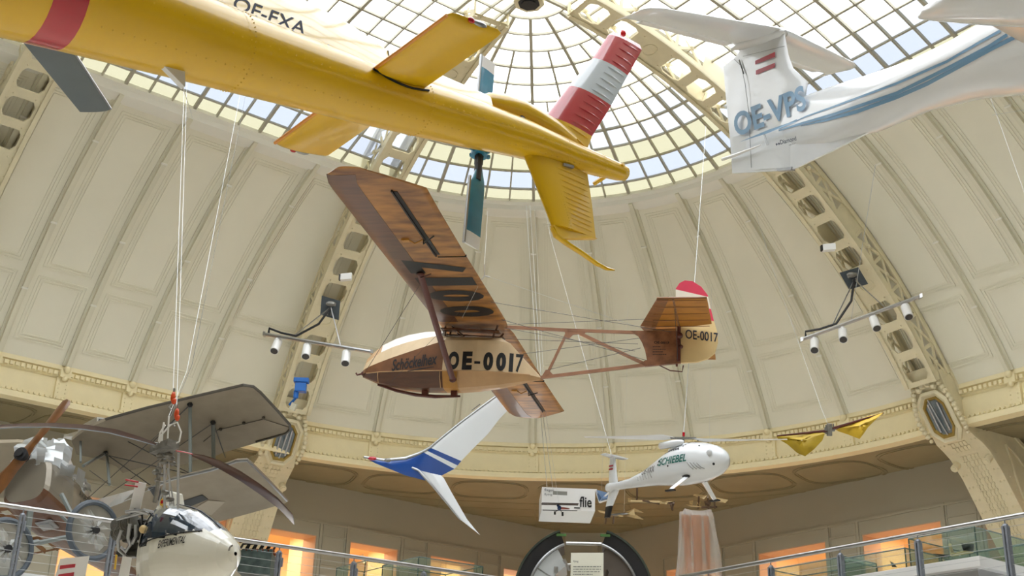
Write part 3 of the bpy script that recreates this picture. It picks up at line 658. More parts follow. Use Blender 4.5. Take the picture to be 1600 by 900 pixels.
M['fin_wood'] = mat('stained_fin_plywood', srgb(158, 106, 72), .5, noise=.5, scale=6, coat=.2); obj('tail_fin', m, M['fin_wood'], G)
tx = MB(); o0 = PG.tr((1022, 537), 1, .045); ux = PG.tr((1046, 538), 1, .045)-o0; uy = PG.tr((1022, 533), 1, .045)-o0; lettering(tx, 'OE-0017', o0, ux, uy, .03)
for r, wd in ((541, 12), (545, 20), (549, 16), (553, 22)): o1 = PG.tr((1020, r+1.5), 1, .045); print_line(tx, o1, (PG.tr((1020+wd, r+1.5), 1, .045)-o1), (PG.tr((1020, r-.5), 1, .045)-o1), r)
obj('fin_lettering', tx, M['black'], G)
rud = [(1058, 568), (1056, 452), (1062, 443), (1070, 439), (1082, 440), (1096, 449), (1106, 462), (1110, 480), (1115, 500), (1121, 520), (1122, 535), (1117, 552), (1106, 561), (1090, 566)]
def clip_poly(P, keep):        # keep(p) > 0 side of a line
    out = []
    for i in range(len(P)):
        a, b = P[i], P[(i+1) % len(P)]; ka, kb = keep(a), keep(b)
        if ka >= 0: out.append(a)
        if ka*kb < 0: t = ka/(ka-kb); out.append((a[0]+(b[0]-a[0])*t, a[1]+(b[1]-a[1])*t))
    return out
def band(y0, y1, sl=.23):      # strip between two sloping lines of the photo, measured on the rudder
    P = clip_poly(rud, lambda p: (p[1]-sl*(p[0]-1056))-y0) if y0 is not None else rud
    return clip_poly(P, lambda p: y1-(p[1]-sl*(p[0]-1056))) if y1 is not None else P
for nm, y0, y1, mt in (('rudder_stripe', None, 453, 'red_fabric'), ('rudder_stripe', 453, 471, 'white_fabric'), ('rudder_stripe', 471, 489, 'red_fabric'), ('rudder_cloth', 489, None, 'cream_fabric')):
    m = MB(); m.prism([PG.tr(p, 1, 0) for p in band(y0, y1)], (0, 1, 0), .06); obj(nm, m, M[mt], G)
tx = MB(); o0 = PG.tr((1071, 529), 1, .036); lettering(tx, 'OE-0017', o0, PG.tr((1122, 535), 1, .036)-o0, PG.tr((1071, 514.5), 1, .036)-o0, .012); obj('rudder_registration', tx, M['navy'], G)
for s in (1, -1):
    m, q = MB(), MB(); y1 = 1.6 if s > 0 else 2.05; y0 = .03
    q.loft([[V(a, s*y, .97), V(b, s*y, 1.0), V(b, s*y, .94)] for y, a, b in ((y0, -5.33, -5.62), (y1, -5.78, -5.98))])
    obj('tailplane_front', q, M['wood_mid'], G)
    m.loft([[V(a, s*y, .99), V(a, s*y, .945), V(b, s*y, .955), V(b, s*y, .975)] for y, a, b in ((y0, -5.61, -6.05), (y1, -5.97, -6.05))]); obj('tailplane_cloth', m, M['fabric_amber'], G)
    e = MB(); e.prism([(-6.08, s*.04, .965), (-6.08, s*y1, .965), (-6.64, s*(y1+.02), .965), (-6.66, s*.22, .965), (-6.4, s*.12, .965)], UP, .035); obj('elevator', e, M['fabric_amber'], G)
    r = MB()
    for y in np.linspace(.1, y1-.05, 5): r.tube([(-5.55-.2*y/y1, s*y, .935), (-6.62, s*y, .945)], .008, 4)
    r.tube([(-6.64, s*(y1+.01), .965), (-5.78, s*(y1+.01), .97)], .02, 5); r.tube([(-6.06, s*.03, .955), (-6.06, s*y1, .955)], .022, 6); obj('tailplane_ribs', r, M['wood_mid'], G)
m = MB(); m.tube([(-6.06, .06, .28), (-6.06, .09, .95)], .035, 7); m.tube([(-6.02, .0, .2), (-6.02, 0, 1.6)], .02, 6); m.ball((-6.08, .14, .75), .06); m.ball((-6.1, .1, .55), .04); m.tube([(-5.7, 0, .22), (-5.9, 0, .12), (-6.12, 0, .10), (-6.14, 0, .22)], .012, 5)
obj('rudder_post', m, M['strut_brown'], G)
m = MB()
for a, b in (((-2.8, .1, 1.0), (-6.0, .12, 1.1)), ((-2.6, .1, .72), (-5.3, .05, .62)), ((-2.75, .2, .9), (-5.25, .06, .48)), ((-3.6, .02, .12), (-5.35, .02, .55)), ((-2.8, .6, .93), (-5.5, .02, .3)), ((-2.8, 1.6, .93), (-5.9, .06, .85)), ((-2.8, -1.6, .93), (-5.9, -.06, .85)), ((-6.04, .05, 1.25), (-6.05, 1.1, .98)), ((-6.04, .05, .3), (-6.05, 1.1, .95)), ((-.02, 0, .05), (-1.95, 3.0, .9)), ((-.02, 0, .05), (-1.95, -3.0, .9))): m.tube([a, b], .005, 4)
obj('rigging_wires', m, M['darkwire'], G)
tx = MB(); fl = lambda p: V(p[0], interp(wid, p[0])[0]*.985+.012, p[2])
for q in (('OE-0017', (697, 583), (812, 585), (697, 552)),):
    o0 = PG.tr(q[1], 1, .33); ux = PG.tr(q[2], 1, .33)-o0; ux[1] = 0; uy = V(0, 0, .36)
    def sidey(p):
        x, z = p[0], p[2]; w, = interp(wid, x); zt, = interp(top, x); zd = min(.62, zt-.015); t = max(0, min(1, (z-.02)/(zd-.02))); return V(x, w*(1-.07*t)+.006, z)
    
    for ch, x0, x1 in (('O', 697, 714.5), ('E', 719.5, 735), ('-', 738.5, 747.5), ('0', 752, 767), ('0', 771.5, 786.5), ('1', 791, 797), ('7', 800.5, 812)):
        xa, xb = PG.tr((x0, 583), 1, .33)[0]-.02, PG.tr((x1, 583), 1, .33)[0]-.02; lettering(tx, ch, V(xa, .34, .15 if ch == '-' else .03), V(xb-xa, 0, 0), V(0, 0, .05) if ch == '-' else uy, .02 if ch in '17' else .06, fn=sidey)
obj('pod_registration', tx, M['black'], G)
tx = MB()
def flanky(p):
    x, z = p[0], p[2]; w, = interp(wid, x); return V(x, w*(1-.06)+.014+.02*(1-min(1, max(0, z/.4))), z)
lettering(tx, 'Schöckelhex', V(-.66, .3, .01), V(-.92, 0, .13), V(.05, 0, .23), .02, shear=.5, fn=flanky)
tx.loft([[flanky(V(x, 0, z)), flanky(V(x, 0, z+h))] for x, z, h in ((-.98, -.0, .012), (-1.2, .03, .025), (-1.5, .08, .012))], cap=False, closed=False)
obj('pod_script', tx, M['black'], G)

# ------------------------------------------------------------------ yellow helicopter tail
PH = Pose([1.193, 12.247, 6.697, 223.896, 10.067, 5.538])
Hh = PH.root('helicopter', 'glossy yellow helicopter tail boom with red and white fin, top left', 'helicopter')
bt = [(-.02, -.06, .03), (0., -.05, .085), (.1, -.05, .10), (.9, -.03, .155), (1.6, 0, .205), (2.4, -.01, .245), (3.7, -.03, .285), (5.2, -.01, .345), (6.52, .03, .42), (7.0, .05, .455), (9, .1, .62), (10.4, .12, .8)]
def boomring(x, e=0, n=28): zc, r = interp(bt, x); return ell(x, zc, r+e, r+e, n)
m = MB(); xs_ = [-.02, 0, .1, .5, .9, 1.6, 2.0, 2.4, 3.0, 3.7, 4.4, 5.2, 5.9, 6.5]
m.loft([boomring(x) for x in xs_]); obj('tail_boom', m, M['yellow'], Hh, smooth=60)
m = MB(); m.loft([boomring(x, .001) for x in (6.5, 6.62, 6.76)], cap=False); obj('red_band', m, M['red'], Hh, smooth=60)
m = MB(); m.loft([boomring(x) for x in (6.76, 7.3, 8, 9, 9.7, 10.4)]); obj('rear_fuselage', m, M['yellow'], Hh, smooth=60)
rv = MB()
for x in (.42, 1.05, 3.05, 5.05):
    zc, r = interp(bt, x)
    for k in range(46 if x > 2 else 22): a = 2*math.pi*k/(46 if x > 2 else 22); rv.ball((x, r*math.cos(a), zc+r*math.sin(a)), .009, seg=4, rg=2)
for ang in (-.25, -1.0):
    for x in np.arange(.5, 6.4, .09): zc, r = interp(bt, x); rv.ball((x, r*math.cos(ang), zc+r*math.sin(ang)), .008, seg=4, rg=2)
for x in (.45, 3.1, 5.1):
    rv.loft([boomring(x, .0015), boomring(x+.012, .0015)], cap=False)
obj('rivets', rv, M['yellow'], Hh)
ft = [(1.9, .20, .30), (2.2, .2, .335), (2.75, .2, .385), (3.43, .24, .47), (3.79, .25, .60), (4.28, .3, .69), (5.2, .36, .78), (6.6, .42, .88), (9, .6, 1.1)]
m = MB(); rg = []
for x in (2.12, 2.4, 2.75, 3.1, 3.43, 3.79, 4.28, 5.2, 6.5, 8.5):
    b, t = interp(ft, x); w = .13; rg.append([V(x, y, z) for y, z in ((-w-.02, b-.12), (-w, t-.05), (-w+.03, t-.01), (0, t+.012), (w-.03, t-.01), (w, t-.05), (w+.02, b-.12))])
m.loft(rg); obj('drive_shaft_cover', m, M['yellow2'], Hh, smooth=35)
m = MB()
for x in (3.42,): b, t = interp(ft, x); m.tube([(x, .137, b-.02), (x, .133, t-.05), (x, 0, t+.014)], .006, 4)
for x in np.arange(2.3, 6.4, .37): b, t = interp(ft, x); m.ball((x, .152, b-.05), .014, seg=6, rg=3)
obj('cover_seams', m, M['chrome'], Hh)
tx = MB(); o0 = PH.tr((361, 14), 1, .14); ux = PH.tr((474, 56), 1, .14)-o0; uy = PH.tr((369, -6), 1, .14)-o0; lettering(tx, 'OE-FXA', o0, ux, uy, .01, th=.006); obj('boom_registration', tx, M['navy'], Hh)
m = MB(); m.loft([ell(x, zc, w, h, 16) for x, zc, w, h in ((2.12, .27, .10, .08), (2.05, .28, .125, .125), (1.85, .30, .14, .15), (1.6, .30, .15, .15), (1.4, .27, .145, .14), (1.1, .22, .12, .13), (.8, .15, .07, .10))]); obj('gearbox_cowling', m, M['yellow'], Hh, smooth=60)
m = MB(); c = PH.tr((816, 187), 1, .15); m.cyl(c+V(0, -.02, 0), c+V(0, .012, 0), .045, 14); obj('cowling_vent', m, M['black'], Hh); m = MB(); m.cyl(c+V(0, 0, 0), c+V(0, .018, 0), .028, 10); obj('vent_cap', m, M['chrome'], Hh)
# fins: loft from photographed stations on the plane of symmetry
T = lambda x, y: PH.tr((x, y), 1, 0)
def finsec(a, b, th): return (T(*a), T(*b), th)
up = [((858, 196), (915, 240), .13), ((850, 184), (925, 213), .13), ((888, 135), (955, 165), .12), ((925, 92), (981, 118), .11), ((950, 55), (1003, 78), .09), ((958, 50), (1000, 70), .03)]
Y1 = V(0, 1, 0)
for i, (nm, mt) in enumerate((('fin_root', 'yellow'), ('fin_band', 'red'), ('fin_band', 'lightgrey'), ('fin_band', 'red'), ('fin_cap', 'red'))):
    m = MB(); a, b = finsec(*up[i]), finsec(*up[i+1]); wingloft(m, [a, b], Y1, 12); o = obj(nm, m, M[mt], Hh, smooth=45)
    if i < 4:
        r = MB(); nrib = {0: 2, 1: 5, 2: 5, 3: 4}[i]
        for k in range(nrib):
            t = (k+.5)/nrib; le, te = a[0]*(1-t)+b[0]*t, a[1]*(1-t)+b[1]*t; th = a[2]*(1-t)+b[2]*t
            for s in (1, -1):
                pts = [le+(te-le)*x+Y1*s*th*5*(.2969*math.sqrt(x)-.126*x-.3516*x*x+.2843*x**3-.1036*x**4) for x in np.linspace(.40, .93, 7)]
                r.tube(pts, [.002, .011, .013, .013, .012, .010, .002], 6)
        obj('stiffening_ribs', r, M[mt], o, smooth=True)
lo = [((818, 240), (918, 272), .13), ((838, 290), (925, 320), .12), ((862, 352), (931, 374), .10)]
m = MB(); S = [finsec(*q) for q in lo]; wingloft(m, S, Y1, 12); m.prism([T(862, 352), T(868, 366), T(878, 374), T(931, 374)], Y1, .05); o = obj('lower_fin', m, M['yellow'], Hh, smooth=45)
r = MB()
for k in range(11):
    t = .1+.88*k/11; a, b = (S[0], S[1]) if t < .42 else (S[1], S[2]); u = t/.42 if t < .42 else (t-.42)/.58; le, te = a[0]*(1-u)+b[0]*u, a[1]*(1-u)+b[1]*u; th = a[2]*(1-u)+b[2]*u
    for s in (1, -1): r.tube([le+(te-le)*x+Y1*s*th*5*(.2969*math.sqrt(x)-.126*x-.3516*x*x+.2843*x**3-.1036*x**4) for x in np.linspace(.40, .95, 7)], [.002, .011, .013, .013, .012, .010, .002], 6)
obj('stiffening_ribs', r, M['yellow'], o, smooth=True)
r = MB()
for t in np.linspace(0.05, 1, 26):
    le, te = S[0][0]*(1-t)+S[2][0]*t, S[0][1]*(1-t)+S[2][1]*t
    for x in (.36,): 
        for s in (1, -1): r.ball(le+(te-le)*x+Y1*s*(.055), .006, seg=4, rg=2)
obj('rivets', r, M['yellow'], o)
m = MB(); c = T(873, 260); m.prism([T(873, 259), T(889, 263), T(889, 267), T(873, 263)], Y1, .15); obj('data_plate', m, M['chrome'], Hh)
m = MB(); m.tube([T(*p) for p in ((862, 356), (868, 368), (885, 380), (910, 396), (932, 412), (948, 420), (960, 422))], [.02, .028, .03, .028, .026, .02, .008], 7); obj('tail_bumper', m, M['yellow'], Hh, smooth=True)
m = MB(); c = PH.tr((962, 264), 1, 0); m.tube([c+V(.05, -.30, -.06), c+V(.0, .12, .0)], .025, 8); obj('tail_crossbar', m, M['yellow'], Hh, smooth=True)
m = MB(); m.ball(T(974, 53)+V(0, 0, .01), (.035, .035, .05)); obj('red_beacon', m, mat('red_beacon', srgb(230, 30, 40), .1, coat=1), Hh, smooth=True)
for s in (1, -1):
    m = MB(); wingloft(m, [(V(3.76, s*.1, .04), V(3.14, s*.1, .04), .10), (V(3.76, s*1.22, .04), V(3.14, s*1.24, .04), .10), (V(3.76, s*1.27, .05), V(3.14, s*1.29, .05), .075), (V(3.72, s*1.30, .06), V(3.2, s*1.31, .06), .02)], UP, 14); o = obj('stabiliser', m, M['yellow'], Hh, smooth=50)
    m = MB(); m.tube([(3.765, s*.16, .04), (3.765, s*1.27, .04)], .017, 8); obj('leading_edge', m, mat('orange_edge', srgb(226, 150, 60), .3, coat=.5), o, smooth=True)
    if s > 0:
        m = MB(); rr_ = [V(3.79-.68*t, .300-.03*t, .03-.06*math.sin(math.pi*t*.9)) for t in lin(0, 1, 10)]; m.tube(rr_, .012, 5); obj('root_gap_seal', m, M['black'], o)
    m = MB(); m.ball((3.42, s*1.31, .045), (.09, .02, .03)); obj('navigation_light', m, M['chrome'], o, smooth=True); m = MB(); m.ball((3.52, s*1.315, .045), (.04, .022, .03)); obj('light_lens', m, M['red'], o, smooth=True)
m = MB(); c0 = V(5.66, 0, -.33); c1 = PH.tr((286, 137), 1, 0); m.prism([c0+V(.12, .0, .01), c0+V(-.12, 0, .02), c1+V(-.006, 0, 0), c1+V(.006, 0, 0)], Y1, .05); m.box(c0, (.14, 0, -.01), (0, .07, 0), (0, 0, .012)); obj('hoist_bracket', m, M['white'], Hh)
BRK = PH.world(c1)
# tail rotor on the far side
tr0 = V(1.72, -.5, .10); d = unit(V(1.32-2.07, 0, 1.37+1.03)); sd = V(d[2], 0, -d[0])
hub = MB(); hub.cyl(tr0+V(0, .35, 0), tr0+V(0, -.05, 0), .05, 10); hub.ball(tr0, (.09, .07, .09)); hub.box(tr0, d*.22, sd*.035, V(0, .03, 0)); obj('tail_rotor_hub', hub, M['black'], Hh)
q = MB(); q.tube([tr0-d*.02+V(0, 0, 0), tr0-d*.10], .09, 10)
for k in range(6): q.ball(tr0-d*.06+sd*.11*math.cos(k)+V(0, .09*math.sin(k), 0), .03, seg=6, rg=3)
obj('rotor_sleeve', q, M['blue_blade'], Hh, smooth=True)
for s in (1, -1):
    dd = d*s; L = 1.24
    a = MB(); a.tube([tr0+dd*.05, tr0+dd*.42], .04, 8); obj('blade_root', a, M['rubber'], Hh, smooth=True)
    b = MB(); secs = [(tr0+dd*l+sd*w0-V(0, 0, 0), tr0+dd*l-sd*w1, th) for l, w0, w1, th in ((.22, .02, .05, .06), (.4, .06, .10, .04), (.5, .09, .11, .03), (L-.16, .09, .11, .02))]
    wingloft(b, secs, V(0, 1, 0), 8); bl = obj('tail_rotor_blade', b, M['blue_blade'], Hh, smooth=50)
    b = MB(); wingloft(b, [(tr0+dd*l+sd*.09, tr0+dd*l-sd*.11, .02) for l in (L-.16, L)], V(0, 1, 0), 8); obj('blade_tip', b, M['white'], bl)
    b = MB(); b.tube([tr0+dd*.42+sd*(.10 if s < 0 else .1), tr0+dd*L+sd*.098], .018, 6); obj('blade_edge', b, M['chrome'], bl, smooth=True)
# main rotor blade, folded back above the boom
m = MB(); TZ = lambda x, y: PH.tr((x, y), 2, 1.1); A, B, Cc, D = TZ(20, 47), TZ(105, 65), TZ(125, 175), TZ(173, 170)
e1, e2 = unit(A-Cc), unit(B-D); wingloft(m, [(B+e2*2.4, A+e1*2.4, .05), (B, A, .05), (D, Cc, .045)], UP, 8); o = obj('main_rotor_blade', m, M['blade_grey'], Hh, smooth=40)
m = MB(); m.tube([D+e2*0, B+e2*2.4], .013, 6); obj('blade_edge', m, M['chrome'], o)

# ------------------------------------------------------------------ white twin-engined aircraft, top right
PD = Pose([2.882, 14.671, 7.987, -65.582, 20.476, 1.853])
D4 = PD.root('aircraft', 'white aircraft with tall T-tail and pale blue stripes, top right', 'aircraft')
# x, zc, half width, half height
fu = [(.35, .58, .03, .12), (.9, .56, .04, .22), (1.5, .56, .075, .33), (2.1, .57, .14, .36), (2.86, .61, .26, .34), (3.58, .70, .34, .28), (4.3, .76, .45, .31), (5.0, .82, .55, .42), (5.8, .9, .62, .52), (6.6, .95, .64, .58), (7.6, .98, .62, .6)]
m = MB(); m.loft([ell(x, *interp(fu, x), 28) for x in (.35, .6, .9, 1.2, 1.5, 1.8, 2.1, 2.5, 2.86, 3.2, 3.58, 3.9, 4.3, 4.65, 5.0, 5.4, 5.8, 6.2, 6.6, 7.1, 7.6)]); obj('fuselage', m, M['white_gloss'], D4, smooth=60)
TD = lambda x, y, yy=0: PD.tr((x, y), 1, yy)
m = MB(); ven = [(1145, 271), (1236, 266), (1246, 262), (1300, 236), (1370, 201), (1440, 170), (1440, 150), (1300, 160), (1200, 200), (1147, 215)]
m.loft([[TD(*p)+V(0, s*w, 0) for p, w in zip(ven, (.012, .012, .012, .015, .015, .02, .05, .04, .03, .03))] for s in (-1, 1)]); obj('ventral_fin', m, M['white_gloss'], D4, smooth=35)
m = MB(); secs = [(TD(1240, 262), TD(1144, 268), .05), (TD(1250, 205), TD(1141, 222), .10), (TD(1263, 128), TD(1134, 150), .11), (TD(1240, 108), TD(1130, 104), .10), (TD(1232, 85), TD(1150, 88), .085), (TD(1226, 52), TD(1160, 72), .07)]
secs = [(a, b, t) for a, b, t in secs]; wingloft(m, secs, Y1, 12); obj('vertical_fin', m, M['white_gloss'], D4, smooth=50)
m = MB(); m.tube([TD(1147, 92, -.03), TD(1158, 103, -.06), TD(1164, 130, -.065), TD(1170, 175, -.06), TD(1174, 262, -.03)], .004, 4); m.tube([TD(1155, 94, -.045), TD(1162, 115, -.055)], .012, 4); m.tube([TD(1161, 88, -.05), TD(1226, 72, -.05)], .003, 4); obj('rudder_hinge', m, mat('grey_seam', srgb(130, 135, 138), .5), D4)
m = MB(); zs = 1.85
for s in (-1, 1):
    q = MB(); wingloft(q, [(V(.76, 0, zs), V(-.35, 0, zs), .12), (V(.74, s*.15, zs), V(-.41, s*.15, zs), .11), (V(.28, s*1.50, zs), V(-.50, s*1.50, zs), .06), (V(.16, s*1.64, zs), V(-.52, s*1.62, zs), .04), (V(-.0, s*1.69, zs+.0), V(-.56, s*1.66, zs), .01)], UP, 12); o = obj('tailplane', q, M['white_gloss'], D4, smooth=50)
    q = MB(); wingloft(q, [(V(-.28, s*.12, zs-.01), V(-.55, s*.12, zs), .045), (V(-.38, s*1.45, zs-.005), V(-.60, s*1.45, zs), .03)], UP, 8); obj('elevator', q, M['white'], o, smooth=50)
    q = MB(); wingloft(q, [(V(.0, s*1.66, zs), V(-.62, s*1.66, zs), .012), (V(-.42, s*1.68, zs), V(-.78, s*1.69, zs), .006)], UP, 6); obj('tip_horn', q, M['white'], o)
q = MB(); q.loft([ell(x, zs-.03, w, h, 14) for x, w, h in ((.80, .02, .02), (.72, .09, .07), (.4, .12, .09), (-.1, .10, .08), (-.45, .02, .03))]); obj('tail_fairing', q, M['white_gloss'], D4, smooth=True)
m = MB(); m.tube([TD(1129, 249, -.05), TD(1150, 242, -.08), TD(1190, 226, -.12)], [.022, .024, .006], 8); obj('strake', m, M['white'], D4, smooth=True)
m = MB(); m.prism([TD(1193, 210, -.13), TD(1195, 209, -.13), TD(1201, 226, -.13), TD(1198, 227, -.13)], Y1, .01); m.prism([TD(1216, 264, -.0), TD(1240, 261, 0), TD(1239, 266, 0), TD(1217, 268, 0)], Y1, .06); obj('drain_marks', m, M['chrome'], D4)
def body_hit(px):                               # where the sight line meets the fuselage skin
    o_ = -PD.R.T @ PD.t; dd = PD.R.T @ ray(*px); t = 8.
    while t < 20:
        p = o_+dd*t
        if p[0] > .36:
            zc, hw, hh = interp(fu, p[0])
            if (p[1]/hw)**2+((p[2]-zc)/hh)**2 < 1: return p, unit(V(0, p[1]/hw**2, (p[2]-zc)/hh**2))
        t += .004
    return None
def skin_strip(mb, pts, w, lift=.006):
    P = []
    dense = []
    for a, b in zip(pts[:-1], pts[1:]):
        for k in range(6): dense.append((a[0]+(b[0]-a[0])*k/6, a[1]+(b[1]-a[1])*k/6, a[2]+(b[2]-a[2])*k/6))
    dense.append(pts[-1]); L_ = []
    for x, y, ww in dense:
        h = body_hit((x, y-ww/2)); g = body_hit((x, y+ww/2))
        if h and g: L_.append([h[0]+h[1]*lift, g[0]+g[1]*lift])
    mb.loft(L_, cap=False, closed=False)
m = MB()
skin_strip(m, [(1215, 203, .6), (1260, 182, 2.2), (1300, 168, 3), (1400, 131, 4), (1480, 96, 4.5), (1535, 64, 4.5), (1564, 48, 5)], 4)
skin_strip(m, [(1202, 209, .8), (1250, 194, 4), (1300, 180, 5), (1400, 146, 5.5), (1480, 107, 6), (1545, 73, 6), (1575, 54, 6.5)], 5)
skin_strip(m, [(1252, 197, .8), (1290, 188, 4), (1340, 174, 6), (1400, 152, 6.5), (1450, 130, 7), (1500, 103, 7), (1550, 76, 7), (1586, 58, 7)], 6)
obj('blue_stripes', m, M['lblue'], D4)
m = MB(); m.add([TD(1155, 222, -.12), TD(1200, 203, -.14), TD(1232, 192, -.165), TD(1245, 186, -.185), TD(1245, 190, -.185), TD(1200, 208, -.14)], [(0, 5, 1), (1, 5, 2), (2, 5, 4), (2, 4, 3)]); obj('stripe_tail', m, M['lblue'], D4)
tx = MB(); yy = lambda p: V(p[0], -max(.068, interp(fu, p[0])[1]+.006+.03*max(0, p[0]-1.1) if p[0] > .4 else .068), p[2])
o0 = TD(1147, 214, -.1); lettering(tx, 'OE-VPS', o0, TD(1262, 170, -.1)-o0, TD(1141, 178, -.1)-o0, .03, fn=yy); obj('tail_registration', tx, M['lblue'], D4)
m = MB()
for P4 in (((1180, 95), (1211, 81), (1211, 89), (1180, 101)), ((1181, 110), (1211, 98), (1211, 105), (1181, 117))): m.quad(*[TD(*p, -.058) for p in P4])
obj('flag_bars', m, M['red_flag'], D4)
tx = MB(); o0 = TD(1220, 226, -.165); lettering(tx, 'Diamond', o0, TD(1245, 219.5, -.165)-o0, TD(1219, 219, -.165)-o0, .02); o0 = TD(1233, 228, -.165); lettering(tx, 'AIRCRAFT', o0, TD(1244, 225, -.165)-o0, TD(1233, 226, -.165)-o0, .0)
for dx in (0, 3.6): c = TD(1213.5+dx, 225-dx*.25, -.165); a, b = TD(1215.3+dx, 225-dx*.25, -.165)-c, TD(1213.5+dx, 222.7-dx*.25, -.165)-c; tx.add([c+a, c+b*.6, c-a, c-b*1.3], [(0, 1, 2, 3)]); 
obj('maker_logo', tx, M['navy'], D4)
TW = lambda x, y: PD.tr((x, y), 2, .45)
m = MB(); te0, te1 = TW(1490, 7), TW(1600, 68); e = unit(te1-te0); root = te0+e*((-.35-te0[1])/e[1]); tip = te0+e*((-4.2-te0[1])/e[1])
wingloft(m, [(root+V(1.45, 0, .0), root, .17), (te0+V(1.3, 0, .04), te0, .15), (tip+V(1.0, 0, .2), tip+V(0, 0, .12), .11)], UP, 12)
o = obj('wing', m, mat('wing_underside', srgb(214, 210, 204), .35, coat=.4), D4, smooth=50)
ncy = (TW(1435, 30)+TW(1555, 45))/2
nt = PD.tr((1437, 28), 2, .42); m = MB()
m.loft([[V(x, nt[1]+y0+w*math.cos(a), zc+h*math.sin(a)) for a in [2*math.pi*k/16 for k in range(16)]] for x, y0, w, h, zc in ((nt[0], 0, .02, .02, .43), (nt[0]+.12, .03, .12, .06, .44), (nt[0]+.5, .1, .30, .14, .44), (nt[0]+1.0, .18, .42, .24, .44), (nt[0]+2.4, .2, .46, .36, .44), (nt[0]+3.2, .2, .36, .3, .44))]); obj('engine_nacelle', m, M['white_gloss'], o, smooth=60)
m = MB(); wingloft(m, [(V(root[0]+1.45, .35, root[2]), V(root[0], .35, root[2]), .17), (V(root[0]+1.3, 4.0, root[2]+.15), V(root[0]+.1, 4.0, root[2]+.15), .11)], UP, 12); obj('wing', m, M['white_gloss'], D4, smooth=50)
# ------------------------------------------------------------------ small white drone helicopter
PC = Pose([3.007, 20.494, 6.054, -55.458, 4.857, -0.429])
Cc_ = PC.root('drone_helicopter', 'small white unmanned helicopter with green lettering, hanging before the cornice', 'helicopter')
cf = [(1.08, -.50, .03, .04), (1.0, -.49, .14, .15), (.85, -.48, .22, .24), (.6, -.47, .28, .31), (.3, -.46, .30, .345), (0, -.48, .30, .33), (-.3, -.51, .27, .275), (-.6, -.55, .21, .20), (-.9, -.60, .15, .135), (-1.3, -.64, .10, .085), (-1.7, -.655, .08, .065), (-1.85, -.66, .085, .085), (-1.95, -.66, .075, .08), (-2.02, -.66, .03, .04)]
m = MB(); m.loft([ell(x, a, b, c, 26, 2.25) for x, a, b, c in cf]); obj('body_shell', m, M['white_gloss'], Cc_, smooth=60)
def cside(x, z, s=-1, e=.006):
    zc, w, h = interp(cf, x); c = max(0, 1-abs((z-zc)/h)**2.25)**(1/2.25); return V(x, s*(w*c+e), z)
m = MB(); m.loft([ell(x, -.12, w, h, 16, 2, yc=-.17) for x, w, h in ((-.42, .02, .03), (-.38, .055, .06), (-.1, .06, .065), (.12, .05, .05), (.2, .01, .02))]); m.loft([ell(x, -.18, w, h, 16) for x, w, h in ((-.35, .03, .03), (-.1, .12, .10), (.15, .13, .08), (.35, .05, .02))]); obj('exhaust_fairing', m, M['white_gloss'], Cc_, smooth=60)
m = MB()
for k in range(9): x = -.38+.062*k; m.prism([cside(x, -.245), cside(x+.035, -.245), cside(x+.035, -.225), cside(x, -.225)], V(0, -1, 0), .006); m.prism([cside(x+.03, -.265), cside(x+.06, -.265), cside(x+.06, -.247), cside(x+.03, -.247)], V(0, -1, 0), .006)
for k in range(5): x = .24-.0*k+.03*k; z = -.22+.03*k; m.prism([cside(x, z), cside(x+.02, z), cside(x+.02, z+.018), cside(x, z+.018)], V(0, -1, 0), .006)
obj('checker_seam', m, M['black'], Cc_)
m = MB()
for k in range(4): x = .50+.07*k; m.tube([cside(x-.07, -.52-.01*k, e=.004), cside(x, -.60-.008*k, e=.008), cside(x+.05, -.645, e=.004)], .006, 5)
for k in range(6): x = -1.02+.085*k; m.tube([cside(x+.05, -.66, e=.002), cside(x+.02, -.585, e=.004)][::-1], .006, 4)
obj('cooling_louvres', m, mat('grey_louvre', srgb(150, 150, 150), .5), Cc_)
m = MB(); c = cside(.86, -.40, e=0); m.ball(c+V(0, -.0, 0), (.075, .02, .065)); obj('camera_window', m, mat('pale_grey', srgb(205, 208, 210), .3), Cc_, smooth=True)
m = MB(); m.ball(cside(.93, -.58, e=0), .022); m.box(cside(-.03, -.53, e=.0), (.012, 0, 0), (0, .01, 0), (0, 0, .012)); m.ball(cside(.62, -.25, e=0), .015); obj('sensor_ports', m, M['black'], Cc_)
tx = MB(); lettering(tx, 'SCHIEBEL', cside(-.30, -.50), V(.72, 0, 0), V(.0, 0, .13), .015, shear=.2, fn=lambda p: cside(p[0], p[2], e=.008)); obj('green_lettering', tx, mat('green_marking', srgb(20, 110, 100), .4), Cc_)
tx = MB(); lettering(tx, 'OE-VXX', cside(-.86, -.575), V(.44, 0, 0), V(.0, 0, .11), .0, shear=.3, fn=lambda p: cside(p[0], p[2], e=.008)); m = MB()
tx.add([cside(-.30, -.44), cside(-.33, -.41), cside(-.30, -.385), cside(-.27, -.41)], [(0, 1, 2, 3)]); tx.add([cside(-.34, -.49), cside(-.31, -.49), cside(-.31, -.46), cside(-.34, -.46)], [(0, 1, 2, 3)])
obj('registration', tx, M['black'], Cc_)
m = MB(); wingloft(m, [(V(-1.68, 0, -.64), V(-1.95, 0, -.64), .07), (V(-1.82, 0, -.10), V(-1.97, 0, -.10), .05)], Y1, 8); o = obj('upper_fin', m, M['white_gloss'], Cc_, smooth=50)
m = MB()
for z in (-.27, -.33): m.box((-1.88, -.027, z), (.06, 0, 0), (0, .004, 0), (0, 0, .014))
obj('flag_bars', m, M['red_flag'], o)
m = MB(); wingloft(m, [(V(-1.75, -.26, -.10), V(-1.93, -.26, -.10), .02), (V(-1.72, 0, -.10), V(-2.0, 0, -.10), .03), (V(-1.75, .26, -.10), V(-1.93, .26, -.10), .02)], UP, 8); obj('tailplane', m, M['white_gloss'], Cc_, smooth=50)
